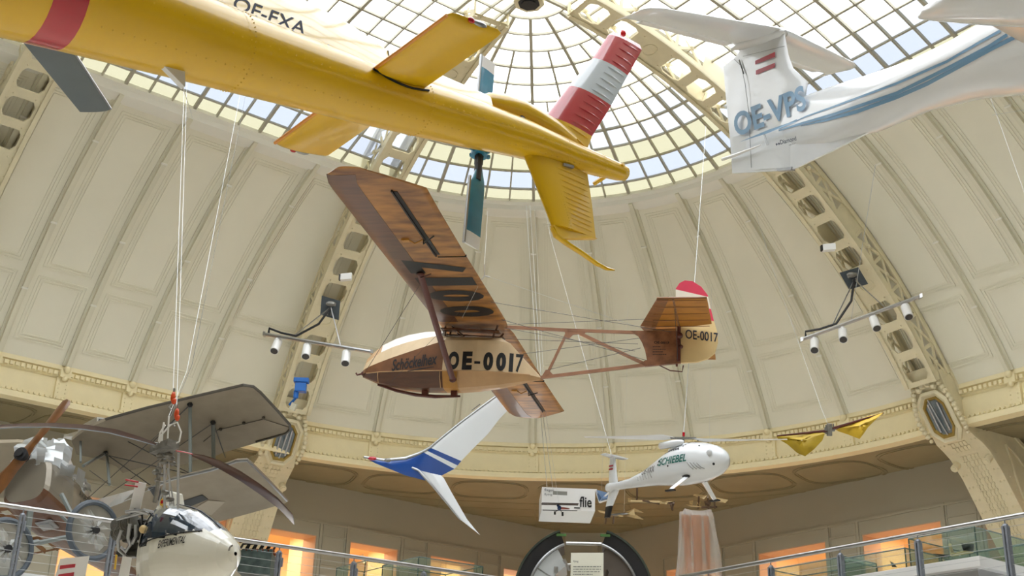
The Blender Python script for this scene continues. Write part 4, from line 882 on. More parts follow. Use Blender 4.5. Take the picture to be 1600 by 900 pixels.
m = MB(); wingloft(m, [(V(-1.62, 0, -.68), V(-1.92, 0, -.68), .07), (V(-1.80, 0, -1.0), V(-2.0, 0, -1.0), .05)], Y1, 8); o = obj('lower_fin', m, M['white_gloss'], Cc_, smooth=50)
m = MB(); wingloft(m, [(V(-1.80, 0, -1.0), V(-2.0, 0, -1.0), .055), (V(-1.86, 0, -1.2), V(-2.02, 0, -1.2), .05)], Y1, 8); obj('fin_tip', m, M['black'], o)
for s in (-1, 1):
    m = MB(); a = V(.33, s*.20, -.74); b = V(.29, s*.50, -1.0); m.loft([[p+V(w, 0, 0), p+V(0, s*.02, .02), p+V(-w, 0, 0), p+V(0, -s*.02, -.02)] for p, w in ((a, .07), (b, .05))]); m2 = MB(); m2.ball(a+V(0, 0, .01), (.09, .05, .03)); obj('leg_socket', m2, M['black'], Cc_, smooth=True)
    o = obj('leg', m, M['white_gloss'], Cc_, smooth=True); m = MB(); m.box(b+V(0, s*.0, -.01), (.10, 0, 0), (0, .03, 0), (0, 0, .012)); obj('foot', m, M['black'], o)
m = MB(); m.cyl((0, 0, -.18), (0, 0, .03), .02, 8); m.ball((0, 0, -.14), (.07, .07, .03)); m.box((0, 0, 0), rotm(38, 0, 0) @ V(.22, 0, 0), rotm(38, 0, 0) @ V(0, .03, 0), V(0, 0, .015)); m.tube([rotm(38, 0, 0) @ V(-.14, .05, .02), rotm(38, 0, 0) @ V(.14, .05, .02)], .012, 5); obj('rotor_head', m, M['engine'], Cc_, smooth=40)
m = MB(); m.cyl((0, 0, .03), (0, 0, .10), .022, 8); obj('red_lifting_ring', m, M['red'], Cc_)
for s in (-1, 1):
    m = MB(); d = rotm(38, 0, 0) @ V(s, 0, 0); sd = np.cross(UP, d); dz = UP*(.012 if s < 0 else -.012)
    wingloft(m, [(d*.14+sd*.03, d*.14-sd*.03, .02), (d*.35+sd*.05+dz*4, d*.35-sd*.09-V(0, 0, .02), .012), (d*1.0+sd*.05+dz, d*1.0-sd*.08-V(0, 0, .015), .012), (d*1.735+sd*.04-dz, d*1.735-sd*.04-dz, .008)], UP, 6); obj('rotor_blade', m, M['white'], Cc_, smooth=50)
MAST = PC.world((0, 0, .1)); TAILC = PC.world((-1.9, 0, -.1))

# ------------------------------------------------------------------ split winglet
PWd = 31.0
def WP(x, y, dd=0): return at(400+x/3, 600+y/3, PWd+dd*1.4)
w0 = WP(700, 400); Wg = thing('winglet', 'white and blue split airliner winglet with two blades below the glider', 'winglet', w0)
L_ = lambda x, y, dd=0: WP(x, y, dd)-w0
nW = unit(-ray(640, 730))
secs = [((505, 342), (560, 372), .04, -.25), ((600, 358), (700, 428), .10, -.15), ((700, 349), (790, 452), .11, -.05), ((762, 327), (868, 430), .11, 0), ((780, 318), (930, 398), .10, 0), ((796, 310), (945, 382), .10, 0), ((816, 298), (962, 361), .10, 0), ((880, 245), (1020, 300), .10, .05), ((950, 188), (1086, 235), .10, .1), ((1060, 105), (1140, 165), .09, .15), ((1130, 55), (1190, 112), .09, .2), ((1230, -30), (1290, 30), .09, .3)]
for i0, i1, nm, mt in ((0, 4, 'blade_root', 'royal'), (4, 5, 'white_stripe', 'white_gloss'), (5, 6, 'blue_stripe', 'royal'), (6, 11, 'upper_blade', 'white_gloss')):
    m = MB(); wingloft(m, [(L_(*a, d), L_(*b, d), t) for a, b, t, d in secs[i0:i1+1]], nW, 10); obj(nm, m, M[mt], Wg, smooth=45)
m = MB(); m.tube([L_(*a, d)+nW*.01 for a, b, t, d in secs], [.03, .045, .045, .04, .035, .035, .035, .03, .03, .03, .03, .03], 8); obj('leading_edge', m, M['chrome'], Wg, smooth=True)
m = MB(); m.ball(L_(545, 349, -.3), (.11, .05, .05)); obj('red_light', m, M['red'], Wg, smooth=True)
m = MB(); m.ball(L_(618, 357, -.25), (.09, .05, .05)); obj('clear_light', m, M['engine'], Wg, smooth=True)
m = MB(); wingloft(m, [(L_(708, 388), L_(866, 427), .10), (L_(760, 402, -.05), L_(880, 440, -.02), .09), (L_(830, 480, -.1), L_(918, 510, -.05), .07), (L_(960, 638, -.2), L_(990, 635, -.15), .04), (L_(1047, 706, -.25), L_(1050, 708, -.25), .01)], nW, 10); o = obj('lower_blade', m, M['white_gloss'], Wg, smooth=45)
m = MB(); m.tube([L_(706, 388, -.05), L_(735, 394, -.08), L_(760, 404, -.1), L_(830, 480, -.12), L_(958, 638, -.22)], [.025, .035, .03, .028, .012], 8); obj('blade_edge', m, M['chrome'], o, smooth=True)
m = MB(); m.tube([L_(1050, 95, .1)+nW*.1, L_(1010, 125, .1)+nW*.1], .012, 5); m.tube([L_(950, 190, .1)+nW*.1, L_(830, 285, 0)+nW*.1], .006, 5); obj('edge_wear', m, M['engine'], Wg)

# ------------------------------------------------------------------ white hanging sign box and model plane before it
sd_ = 26.5; b0 = at(847, 761, sd_); ex = unit(V(1, .02, 0)); 
px = sd_/FPX
bx = thing('sign_box', 'white hanging sign box with large dark letters flie', 'sign', b0)
wB, hB = 83*px, 33*px/math.cos(.36); 
n0 = V(ex[1], -ex[0], 0); m = MB()
c = ex*wB/2+V(0, 0, -hB/2)-n0*.58; m.box(c, ex*wB/2, n0*.58, UP*hB/2); obj('box', m, M['white'], bx)
tx = MB(); o0 = V(0, 0, -hB)+ex*wB*.66+UP*hB*.09+n0*.005; lettering(tx, '_flie', o0-ex*.06, ex*wB*.33, UP*hB*.55, .02, th=.006); obj('big_lettering', tx, M['black'], bx)
tx = MB(); lettering(tx, 'fliegen', V(0, 0, -hB*.22)+ex*.05+n0*.005, ex*.2, UP*.075, .01, th=.006); lettering(tx, 'flying', V(0, 0, -hB*.40)+ex*.05+n0*.005, ex*.17, UP*.06, 0, th=.006); obj('small_lettering', tx, mat('grey_print', srgb(110, 110, 112), .5), bx)
m = MB(); q0 = at(864, 770, sd_-.6)-b0; q1 = at(886, 771, sd_-.6)-b0; m.box((q0+q1)/2, (q1-q0)/2, n0*.02, UP*.035); obj('vent_slot', m, mat('slot_grey', srgb(140, 140, 132), .5), bx)
mp0 = at(874, 795, sd_-1.6); t = thing('model_plane', 'tiny model high-wing plane with blue engine before the white sign box', 'model aircraft', mp0)
q = lambda x, y: at(x, y, sd_-1.6)-mp0
m = MB(); m.tube([q(846, 787), q(875, 787.5), q(903, 789)], .014, 5); m.box(q(875, 787.5), (q(903, 788)-q(846, 787))/2, n0*.08, UP*.006); obj('wing', m, mat('dark_wing', srgb(90, 80, 76), .5), t)
m = MB(); m.ball(q(874, 794), (.045, .1, .05)); m.ball(q(872, 790), (.03, .03, .03)); obj('blue_cowl', m, mat('blue_cowl', srgb(30, 60, 110), .3), t, smooth=True)
m = MB(); m.tube([q(876, 794), q(890, 795)], [.03, .01], 6); obj('red_fuselage', m, mat('pale_red', srgb(190, 110, 100), .5), t)
m = MB(); m.tube([q(848, 797), q(902, 798)], .008, 4); m.cyl(q(867, 799), q(867, 804), .02, 6); m.cyl(q(879, 800), q(879, 806), .02, 6); m.tube([q(867, 800), q(874, 796), q(879, 801)], .007, 4); obj('undercarriage', m, M['black'], t)

# ------------------------------------------------------------------ small hanging models near the middle
def model(label, name, pts, depth, mt, extra=()):
    o0 = at(*pts[0][0], depth); t = thing(name, label, 'model aircraft', o0)
    for nm, shape, mt_ in [('wing', p, mt) for p in pts]+list(extra):
        m = MB(); P = [at(x, y, depth+((i*.618) % 1)*.15)-o0 for i, (x, y) in enumerate(shape)]
        if len(P) > 2: m.prism(P, -ray(*shape[0]), .03)
        else: m.tube(P, .022, 6)
        obj(nm, m, mt_ if not isinstance(mt_, str) else M[mt_], t)
    return t
M['model_wood'] = mat('pale_model_wood', srgb(206, 180, 130), .6, noise=.15, scale=8); M['model_dark'] = mat('dark_model_wood', srgb(90, 66, 44), .6)
M['pale_blue'] = mat('pale_blue_film', srgb(120, 150, 190), .4)
model('blue triangular kite model just right of the white sign box', 'kite_model', [[(931, 765), (951, 770), (940, 779)], [(931, 766), (940, 779), (936, 784)], [(940, 778), (951, 771), (953, 778), (937, 785)]], 27.5, 'pale_blue', [('spar', [(931, 765), (937, 785)], 'white'), ('spar', [(951, 770), (937, 783)], 'white'), ('spar', [(937, 785), (954, 779)], 'white')])
model('long pale model glider with forked wings right of the sign box', 'glider_model', [[(934, 797), (950, 800), (975, 806), (972, 808), (948, 804), (936, 800)], [(975, 802), (991, 794), (1006, 801), (990, 800)], [(978, 806), (992, 803), (1006, 812), (992, 810)], [(980, 803), (991, 795), (992, 806)]], 27.2, 'model_wood', [('grey_body', [(950, 805), (965, 806), (984, 803), (990, 800), (975, 801), (955, 803)], 'engine'), ('skid', [(947, 805), (946, 818)], 'model_dark'), ('skid', [(959, 807), (958, 818)], 'model_dark')])
model('thin rod model with two pale paper squares below the drone tail', 'rod_model', [[(981, 778), (987, 779), (986, 785), (981, 784)], [(1031, 783), (1043, 782), (1042, 788), (1031, 788)]], 26.8, 'model_wood', [('rod', [(985, 783), (1054, 785)], 'model_wood'), ('rod', [(1004, 782), (1030, 787)], 'model_dark'), ('strut', [(996, 756), (995, 781)], 'model_dark'), ('tail', [(1043, 785), (1054, 783), (1054, 788), (1044, 787)], 'model_dark'), ('leg', [(1052, 786), (1050, 796)], 'model_dark'), ('leg', [(1048, 788), (1051, 797)], 'model_dark')])
model('cream biplane model with square panels below the drone nose', 'biplane_model', [[(1084, 772), (1105, 774), (1100, 780), (1083, 775)], [(1118, 777), (1138, 781), (1133, 786), (1113, 783)], [(1077, 783), (1083, 782), (1082, 789), (1077, 788)], [(1089, 785), (1095, 784), (1094, 791), (1088, 790)]], 26.6, 'model_wood', [('spar', [(1071, 788), (1080, 792), (1110, 793)], 'model_wood'), ('engine', [(1100, 783), (1112, 780), (1110, 790), (1102, 790)], 'model_dark'), ('strut', [(1092, 776), (1091, 795)], 'model_dark'), ('strut', [(1106, 777), (1107, 795)], 'model_dark'), ('strut', [(1116, 780), (1117, 794)], 'model_dark'), ('rod', [(1096, 793), (1120, 792)], 'model_dark')])
# yellow flapping-wing model
FD = 22.; o0 = at(1294, 673, FD); t = thing('flapping_wing_model', 'yellow cloth flapping-wing model with dark hub right of the drone', 'model aircraft', o0)
Yc = mat('yellow_cloth', srgb(226, 186, 44), .6, noise=.15, scale=4); Yd = mat('olive_yellow_cloth', srgb(196, 164, 30), .6, noise=.3, scale=3)
def cloth(nm, pts, mt, sag, seed=1):
    m = MB(); n = -unit(ray(1290, 675)); P = [at(x, y, FD+dd)-o0 for x, y, dd in pts]; c = sum(P)/len(P); rg = [P]
    for k in (.75, .5, .25, .05): rg.append([c+(p-c)*k+n*sag*(1-k*k)+n*.03*math.sin(9*i+7*k*seed) for i, p in enumerate(P)])
    m.loft(rg, cap=False); rg2 = [[p-n*.012 for p in r] for r in rg]; m.loft(rg2, cap=False); obj(nm, m, mt, t, smooth=True)
cloth('cloth_wing', [(1213, 682, 0), (1225, 681, 0), (1240, 680, .1), (1256, 678, .1), (1273, 676, 0), (1285, 675, 0), (1289, 677, -.1), (1285, 688, -.2), (1272, 702, -.3), (1258, 713, -.3), (1246, 708, -.2), (1230, 694, -.1), (1216, 686, 0)], Yd, .12)
cloth('cloth_wing', [(1304, 670, 0), (1320, 665, .1), (1340, 656, .1), (1360, 649, .1), (1381, 644, 0), (1372, 652, -.1), (1362, 662, -.1), (1356, 668, -.2), (1350, 677, -.2), (1343, 686, -.2), (1325, 679, -.1), (1310, 674, 0)], Yc, .10, 2)
m = MB(); m.tube([at(1214, 681, FD)-o0, at(1288, 674, FD)-o0, at(1304, 669, FD)-o0, at(1381, 645, FD)-o0], [.012, .03, .03, .012], 6); obj('spar', m, M['strut_brown'], t)
m = MB(); m.cyl(at(1296, 662, FD)-o0, at(1296, 681, FD)-o0, .05, 8); m.box(at(1296, 671, FD)-o0, (.09, 0, 0), (0, .03, 0), (0, 0, .03)); m.tube([at(1291, 664, FD)-o0, at(1291, 678, FD)-o0], .02, 6); m.tube([at(1302, 662, FD)-o0, at(1303, 672, FD)-o0], .012, 6); obj('hub', m, M['engine'], t)

# ------------------------------------------------------------------ light bars on the ribs
def lightbar(label, P0, P1, D0, D1, spots, mnt, mD, seed):
    o0 = at(*P0, D0); o1 = at(*P1, D1); t = thing('light_bar', label, 'light bar', o0, group=None)
    m = MB(); m.tube([(0, 0, 0), o1-o0], .055, 8); m.box((o1-o0)*.0, unit(o1-o0)*.04, V(0, .06, 0), UP*.06); m.box((o1-o0), unit(o1-o0)*.04, V(0, .06, 0), UP*.06); obj('bar', m, M['steel'], t, smooth=40)
    mp = at(*mnt, mD)-o0; m = MB(); sl = lambda s: (o1-o0)*s
    for s in (.25, .72): m.tube([mp, sl(s)], .018, 5)
    obj('stay_rods', m, M['steel'], t)
    m = MB(); a = sl(.04); mid = (a+mp)/2-UP*.5; m.tube([a+UP*.05, a+UP*.2, sl(.16)+UP*.12, sl(.30)+UP*.10, (sl(.4)+mp)/2, mp], .035, 6); obj('power_cable', m, M['black'], t, smooth=True)
    for (x, y, dx, dy) in spots:
        s = (x-P0[0])/(P1[0]-P0[0]); c = sl(s)-UP*.06; r = at(x+dx, y+dy, D0+(D1-D0)*s)-o0-c; d = unit(V(dx*.02, -.3, -dy*.03))
        st = copy_spot(c+o0, d, seed)
copy_n = [0]
M['lens'] = mat('dark_lens', srgb(60, 56, 54), .2)
def copy_spot(w, d, lab):
    i = copy_n[0]; copy_n[0] += 1
    t = thing('spotlight', lab[0] % lab[1].pop(0), 'spotlight', w, group=None)
    x = unit(d); a = MB(); c = V(0, 0, -.24); a.cyl(c-x*.22, c+x*.22, .125, 14); obj('lamp_body', a, M['white'], t, smooth=40)
    a = MB(); a.cyl(c+x*.222, c+x*.235, .105, 14); obj('lamp_lens', a, M['lens'], t)
    a = MB(); a.cyl((0, 0, 0), (0, 0, -.16), .045, 8); a.ball((0, 0, -.16), .06); obj('pivot', a, M['white'], t)
lightbar('slanting metal light bar with white spots on the left rib', (413, 522), (581, 550), 35.9, 34.6, [(434, 526, -3, 18), (482, 534, 1, 20), (543, 544, 1, 20)], (517, 480), 36.2, ('%s of the three white spotlights on the left light bar', ['leftmost', 'middle', 'rightmost']))
lightbar('slanting metal light bar with four white spots on the right rib', (1252, 531), (1438, 463), 35.2, 34.2, [(1272, 526, -5, 18), (1317, 511, -4, 16), (1367, 492, 1, 18), (1416, 474, 1, 20)], (1335, 437), 35.7, ('%s spotlight from the left of the four on the right light bar', ['first', 'second', 'third', 'fourth']))
def flood(label, x, y, d, s):
    o0 = at(x, y, d); t = thing('floodlight', label, 'floodlight', o0); n = unit(-ray(x, y)); r = unit(CM[0]); u = np.cross(n, r)*-1
    rr2, uu = unit(r*math.cos(s)+u*math.sin(s)), unit(-r*math.sin(s)+u*math.cos(s))
    m = MB(); m.prism([rr2*a+uu*b for a, b in ((-.30, -.32), (.26, -.24), (.30, .32), (-.26, .24))], n, .08); obj('housing', m, mat('slate_housing', srgb(70, 78, 84), .4), t)
    m = MB()
    for k in (-.05, .05): m.tube([rr2*k+uu*.02+n*.08, rr2*k+uu*.22+n*.10], .022, 6)
    m.ball(-uu*.12+n*.1, (.16, .1, .08)); m.tube([rr2*.14-uu*.1+n*.1, -rr2*.14-uu*.1+n*.1], .04, 6); obj('bracket', m, M['engine'], t, smooth=True)
flood('dark square floodlight fixed in the left rib above the light bar', 516, 481, 36.4, .15)
flood('dark square floodlight fixed in the right rib above the light bar', 1334, 435, 35.8, -.45)
def rcam(label, x, y, d):
    o0 = at(x, y, d); t = thing('camera_unit', label, 'camera', o0); m = MB(); m.box((0, 0, 0), (.17, -.05, 0), (0, .08, 0), (0, 0, .10)); obj('camera_body', m, M['white'], t, bev=.01); m = MB(); m.box((-.19, .055, 0), (.03, 0, 0), (0, .06, 0), (0, 0, .08)); obj('camera_front', m, M['black'], t)
rcam('small white box camera on the left rib', 541, 433, 36.6); rcam('small white box camera on the right rib', 1295, 387, 35.7)
# blue chain hoist in the left rib
o0 = at(470, 606, 36.3); t = thing('chain_hoist', 'small bright blue chain hoist hanging inside the left rib', 'hoist', o0); Bl = mat('hoist_blue', srgb(26, 110, 200), .4)
m = MB(); m.abox((0, 0, 0), (.32, .25, .26)); m.abox((0, 0, .22), (.44, .22, .14)); m.cyl((-.12, 0, -.1), (-.12, 0, -.32), .08, 10); obj('hoist_body', m, Bl, t, bev=.02)
m = MB(); m.tube([(-.12, 0, -.3), at(462, 622, 36.3)-o0, at(452, 633, 36.3)-o0], .04, 6); obj('hoist_hose', m, Bl, t, smooth=True); m = MB(); m.cyl(at(461, 630, 36.3)-o0, at(456, 640, 36.3)-o0, .10, 10); obj('chain_bucket', m, M['batten'], t)

# ------------------------------------------------------------------ green fuselage section with text panel
FD2 = 30.; fc = at(911.5, 931.5, FD2); Rf = 110.6/FPX*FD2*1.0
t = thing('fuselage_section', 'dark green cut fuselage ring with grey lining and a text panel in front', 'fuselage section', fc-V(0, 0, Rf))
Gr = mat('dark_green_skin', srgb(48, 58, 44), .45, noise=.25, scale=6); dirc = unit(V(fc[0], fc[1], 0)); rgt = V(dirc[1], -dirc[0], 0)
def arcp(a, r, dd): return V(0, 0, Rf)+rgt*r*math.sin(a)+UP*r*math.cos(a)+dirc*dd
a_l = [-(.36+1.95*k/26) for k in range(27)]; a_r = [.34+1.95*k/26 for k in range(27)]
for aa, nm in ((a_l, 'left_shell'), (a_r, 'right_shell')):
    m = MB(); m.loft([[arcp(a, Rf, 0), arcp(a, Rf, 1.6), arcp(a, Rf-.05, 1.6), arcp(a, Rf-.05, 0)] for a in aa]); o = obj('outer_skin', m, Gr, t, smooth=40)
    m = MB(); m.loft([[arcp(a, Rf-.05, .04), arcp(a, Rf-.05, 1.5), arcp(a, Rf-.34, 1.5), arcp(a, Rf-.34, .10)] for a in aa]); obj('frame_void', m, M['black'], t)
    m = MB(); m.tube([arcp(a, Rf-.37, .05) for a in aa], .035, 8); obj('edge_tube', m, M['chrome'], t, smooth=True)
    m = MB(); m.box(arcp(aa[0], Rf-.14, .0), rgt*.12, dirc*.02, UP*.03); obj('green_tag', m, mat('light_green', srgb(70, 110, 50), .5), t)
m = MB(); m.loft([[arcp(a, Rf-.40, .12), arcp(a, Rf-.40, 1.4), arcp(a, Rf-.85, 1.4), arcp(a, Rf-.85, .15)] for a in a_l[2:24]]); obj('inner_lining', m, mat('pale_grey_lining', srgb(196, 200, 200), .5), t, smooth=40)
m = MB()
for k in (9, 16): m.tube([arcp(a_l[k], Rf-.40, .1), arcp(a_l[k], Rf-.85, .13)], .012, 4)
m.box(arcp(a_l[6], Rf-.78, .1), rgt*.05, dirc*.02, UP*.07); obj('lining_seams', m, M['engine'], t)
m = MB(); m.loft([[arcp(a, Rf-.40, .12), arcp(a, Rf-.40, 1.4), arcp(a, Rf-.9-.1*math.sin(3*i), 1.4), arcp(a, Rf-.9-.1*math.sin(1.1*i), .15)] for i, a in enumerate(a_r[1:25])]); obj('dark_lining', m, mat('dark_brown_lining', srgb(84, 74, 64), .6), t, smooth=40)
for dx in (0,):
    m = MB(); m.tube([arcp(-.33, Rf-.37, 0), arcp(.33, Rf-.37, 0)], .045, 8); m.tube([arcp(-.55, Rf-.82, .05), arcp(.45, Rf-.82, .05)], .03, 8); m.tube([arcp(-.5, Rf-.7, .05), arcp(-.5, Rf-1.0, .05)], .04, 6); obj('cross_tube', m, M['steel'], t, smooth=True)
m = MB(); e0, e1, e2 = at(892, 864, FD2-.3), at(943, 864, FD2-.3), at(892, 930, FD2-.3); e2[0:2] = e0[0:2]; m.prism([e0-fc+V(0, 0, Rf), e1-fc+V(0, 0, Rf), e1-e0+e2-fc+V(0, 0, Rf), e2-fc+V(0, 0, Rf)], dirc, .04); o = obj('text_panel', m, mat('ivory_panel', srgb(228, 226, 208), .5), t)
tx = MB(); uu = unit(e1-e0); wv = np.linalg.norm(e1-e0); q0 = e0-fc+V(0, 0, Rf)-dirc*.03
lettering(tx, 'flying', q0+uu*.06-UP*.24, uu*.12, UP*.06, .01)
for k in range(8): print_line(tx, q0+uu*.06-UP*(.34+.06*k+(.04 if k > 3 else 0)), uu*(wv-.12)*(1 if k % 4 < 3 else .7), UP*.03, k)
obj('panel_lettering', tx, mat('grey_print2', srgb(120, 120, 112), .6), t)

# ------------------------------------------------------------------ tall exhibit wrapped in plastic
WD = 27.; wb = at(1088, 960, WD); wtp = at(1087, 802, WD); t = thing('wrapped_exhibit', 'tall wooden exhibit wrapped in crumpled clear plastic behind the right railing', 'exhibit', V(wtp[0], wtp[1], ZF))
hgt = wtp[2]-ZF; u = WD/FPX; rx = unit(V(1, 0, 0)); M['old_wood'] = mat('orange_brown_wood', srgb(206, 124, 62), .5, noise=.3, scale=6, stretch=(4, 4, .5))
for nm, x0, x1, w in (('upright', -16*u, -10*u, .075), ('upright', 0*u, 4*u, .10), ('upright', 16*u, 22*u, .05)):
    m = MB(); m.loft([[V(x+w*math.cos(a)*(1+.2*math.sin(7*z)), w*.8*math.sin(a), z) for a in [2*math.pi*k/10 for k in range(10)]] for z, x in ((0, x1), (.6, x1*.9+x0*.1), (hgt*.5, (x0+x1)/2), (hgt-.05, x0))]); obj(nm, m, M['old_wood'], t, smooth=True)
random.seed(9); m = MB(); rings = []; nn = 44
ph = [rnd()*6.28 for _ in range(8)]
for i in range(19):
    f_ = i/18; z = hgt*(1-f_)+.01; hx = (24+17*f_)*u; hy = .30+.25*f_; r = []
    for k in range(nn):
        a = 2*math.pi*k/nn; ca, sa = math.cos(a), math.sin(a); e = .5; wv = 1+.07*math.sin(9*a+ph[0]+3*f_)+.05*math.sin(15*a+ph[1]-5*f_)+.05*math.sin(5*a+9*f_+ph[2])*f_
        r.append(V(hx*math.copysign(abs(ca)**e, ca)*wv+.04*math.sin(6*f_), hy*math.copysign(abs(sa)**e, sa)*wv, z+.02*math.sin(5*a)))
    rings.append(r)
rings.insert(0, [V(p[0]*.1, p[1]*.1, hgt+.0) for p in rings[0]]); m.loft(rings, cap=False); obj('plastic_wrap', m, M['plastic_wrap'], t, smooth=True)
m = MB(); m.box((17*u, -.45, .35), (.05, 0, 0), (0, .01, 0), (0, 0, .3)); obj('white_label', m, M['white'], t)

# ------------------------------------------------------------------ railings
ZR = 4.4
def railing(nm, label, a, b, first, n, sp):
    d = unit(b-a); t = thing(nm, label, 'railing', V(a[0], a[1], ZF)); o0 = V(a[0], a[1], ZF); L = np.linalg.norm(b-a); nrm = np.cross(d, UP)
    m = MB(); m.tube([V(0, 0, ZR-ZF), d*L+UP*(ZR-ZF)], .038, 12); obj('handrail', m, M['steel'], t, smooth=True)
    for k in range(n):
        s = first+sp*k; p = d*s; q = MB()
        for w in (-.028, .028): q.box(p+nrm*.0+d*w+UP*.42, d*.016, nrm*.045, UP*.56)
        q.ball(p+UP*.98, (.05, .05, .04), seg=8, rg=4); q.cyl(p+UP*.98, p+UP*(ZR-ZF), .010, 6)
        for z in (.2, .42, .64, .86): q.box(p+UP*z+d*.0, d*.05, nrm*.02, UP*.018)
        q.box(p+nrm*.06+UP*.8+d*.05, d*.012, nrm*.02, UP*.08); obj('post', q, M['post'], t)
    for z in np.linspace(.12, .96, 7):
        m = MB(); m.tube([V(0, 0, z), d*L+UP*z], .0032, 5); obj('wire', m, M['wire'], t)
    return t
zr = lambda x, y: hitz(x, y, ZR)
aL0, bL0 = zr(0, 788), zr(800, 906.5); dl = unit(bL0-aL0)
s0 = np.linalg.norm(zr(34, 795)-aL0); sp_ = np.linalg.norm(zr(172, 818)-zr(34, 795))
railing('railing', 'steel wire railing along the left gallery before the old biplane', aL0-dl*3.1, bL0, 3.1+s0-2*sp_, 12, sp_)
aR0, bR0 = zr(1600, 804), zr(1060, 902); dr = unit(bR0-aR0); s1 = np.linalg.norm(zr(1571, 810)-aR0); spR = np.linalg.norm(zr(1441, 836)-zr(1571, 810))
railing('railing', 'steel wire railing along the right gallery before the glass cases', aR0-dr*3.1, bR0, 3.1+s1-2*spR, 9, spR)

# ------------------------------------------------------------------ glass cases and plinths on the gallery
wallR, wallL = -dr, dl                    # directions along the two rails
def case(label, near, da, db, la, lb, z0, z1, plinth=None, pm='white'):
    """near = near corner in plan; la, lb along unit directions da, db"""
    t = thing('glass_case', label, 'display case', V(near[0], near[1], z0)); E = MB(); Gm = MB()
    c = [V(0, 0, 0), da*la, da*la+db*lb, db*lb]; h = UP*(z1-z0)
    for i in range(4):
        a, b = c[i], c[(i+1) % 4]; Gm.quad(a, b, b+h, a+h); E.tube([a, a+h], .012, 4); E.tube([a+h, b+h], .012, 4); E.tube([a, b], .012, 4)
    Gm.quad(*[q+h for q in c]); obj('panes', Gm, M['case'], t); obj('glass_edges', E, M['case_edge'], t)
    return t
def plinth(label, near, da, db, la, lb, z0, z1, ov=.0):
    m = MB(); c = near*V(1, 1, 0)+da*la/2+db*lb/2; m.box(c+UP*(z0+z1)/2, da*la/2, db*lb/2, UP*(z1-z0)/2); return obj('plinth', m, M['white'], label=label, cat='plinth', bev=.01)
zp = 3.98; pn = hitz(1530, 868, zp)*V(1, 1, 0); inn = dirv(BW+math.pi/4)   # from the right rail into the gallery
def table(label, near, da, db, la, lb, z0, z1, slab=.16, rec=.15):
    near = near*V(1, 1, 0); t = thing('plinth', label, 'plinth', near+UP*z0); m = MB(); c = da*la/2+db*lb/2; h = z1-z0
    m.box(c+UP*(h-slab/2), da*la/2, db*lb/2, UP*slab/2); obj('top_slab', m, M['white'], t, bev=.008)
    m = MB(); m.box(c+UP*(h-slab)/2, da*(la/2-rec), db*(lb/2-rec), UP*(h-slab)/2); obj('plinth_base', m, M['grey_base'], t)
M['grey_base'] = mat('grey_base', srgb(160, 160, 160), .6)
table('long white plinth under two glass cases at the right railing', pn, dr, inn, 2.85, 2.0, ZF, zp)
case('largest glass case on the white plinth with a dark model plane inside', pn+dr*.08+inn*.08, dr, inn, 1.25, 1.7, zp+.004, zp+.47)
case('low glass case with a black fin model left of the largest case', pn+dr*1.42+inn*.08, dr, inn, 1.35, 1.0, zp+.004, zp+.33)
table('white table under the far glass case by the right railing', pn+dr*3.2+inn*.75, dr, inn, 1.9, 1.0, ZF, ZF+.7)
case('glass case at the far end of the right railing', pn+dr*3.25+inn*.8, dr, inn, 1.8, .9, ZF+.704, ZF+1.22)
table('white table below the glass case nearest the right gallery wall', pn+dr*1.5+inn*4.2, dr, inn, 2.2, 1.1, ZF, ZF+.9)
case('tall glass case nearest the right gallery wall', pn+dr*1.55+inn*4.25, dr, inn, 2.1, 1.0, ZF+.904, ZF+1.75)
# models in the cases
def casemodel(label, P, d, parts, name='display_model'):
    o0 = at(*P, d); t = thing(name, label, 'model aircraft', o0)
    for nm, pts, w, mt in parts:
        m = MB(); Q = [at(x, y, d+((i % 2)*.1))-o0 for i, (x, y) in enumerate(pts)]
        if len(Q) > 2: m.prism(Q, -ray(*P), w)
        else: m.tube(Q, w, 6)
        obj(nm, m, M[mt], t)
casemodel('dark winged model plane inside the largest glass case', (1520, 864), 20.9, [('wing', [(1501, 849), (1522, 850), (1521, 862), (1505, 860)], .03, 'black'), ('wing', [(1458, 865), (1488, 867), (1478, 871), (1462, 870)], .03, 'black'), ('fuselage', [(1486, 867), (1520, 861)], .03, 'model_wood'), ('propeller', [(1484, 851), (1487, 862)], .03, 'model_wood'), ('wheel_strut', [(1492, 862), (1500, 868)], .015, 'chrome')])
casemodel('single black fin model inside the low glass case', (1394, 884), 23.2, [('fin', [(1390, 876), (1395, 879), (1401, 885), (1394, 885)], .03, 'black'), ('stand', [(1394, 885), (1401, 885.5)], .01, 'black')])
# left gallery cases
inl = dirv(BW-math.pi/4)
nc = V(-1.84, 27.37, 0); c2 = V(-3.3, 30.19, 0)
table('white table under the large glass case beside the green fuselage section', nc, dl, inl, 1.66, 1.48, ZF, ZF+.9)
case('large glass case left of the green fuselage section', nc, dl, inl, 1.66, 1.48, ZF+.904, 5.2)
table('white table under the small glass case below the glowing spotlights', c2, dl, inl, .75, 1.37, ZF, ZF+1.1)
case('small glass case below the glowing spotlights', c2, dl, inl, .75, 1.37, ZF+1.104, 5.6)
# plinth at the far left
pz = hitz(0, 886, 3.75); table('low white plinth under the old biplane behind the left railing', pz-dl*1.6+inl*.1, dl, inl, 3.2, 2.5, ZF, 3.72, rec=.02)

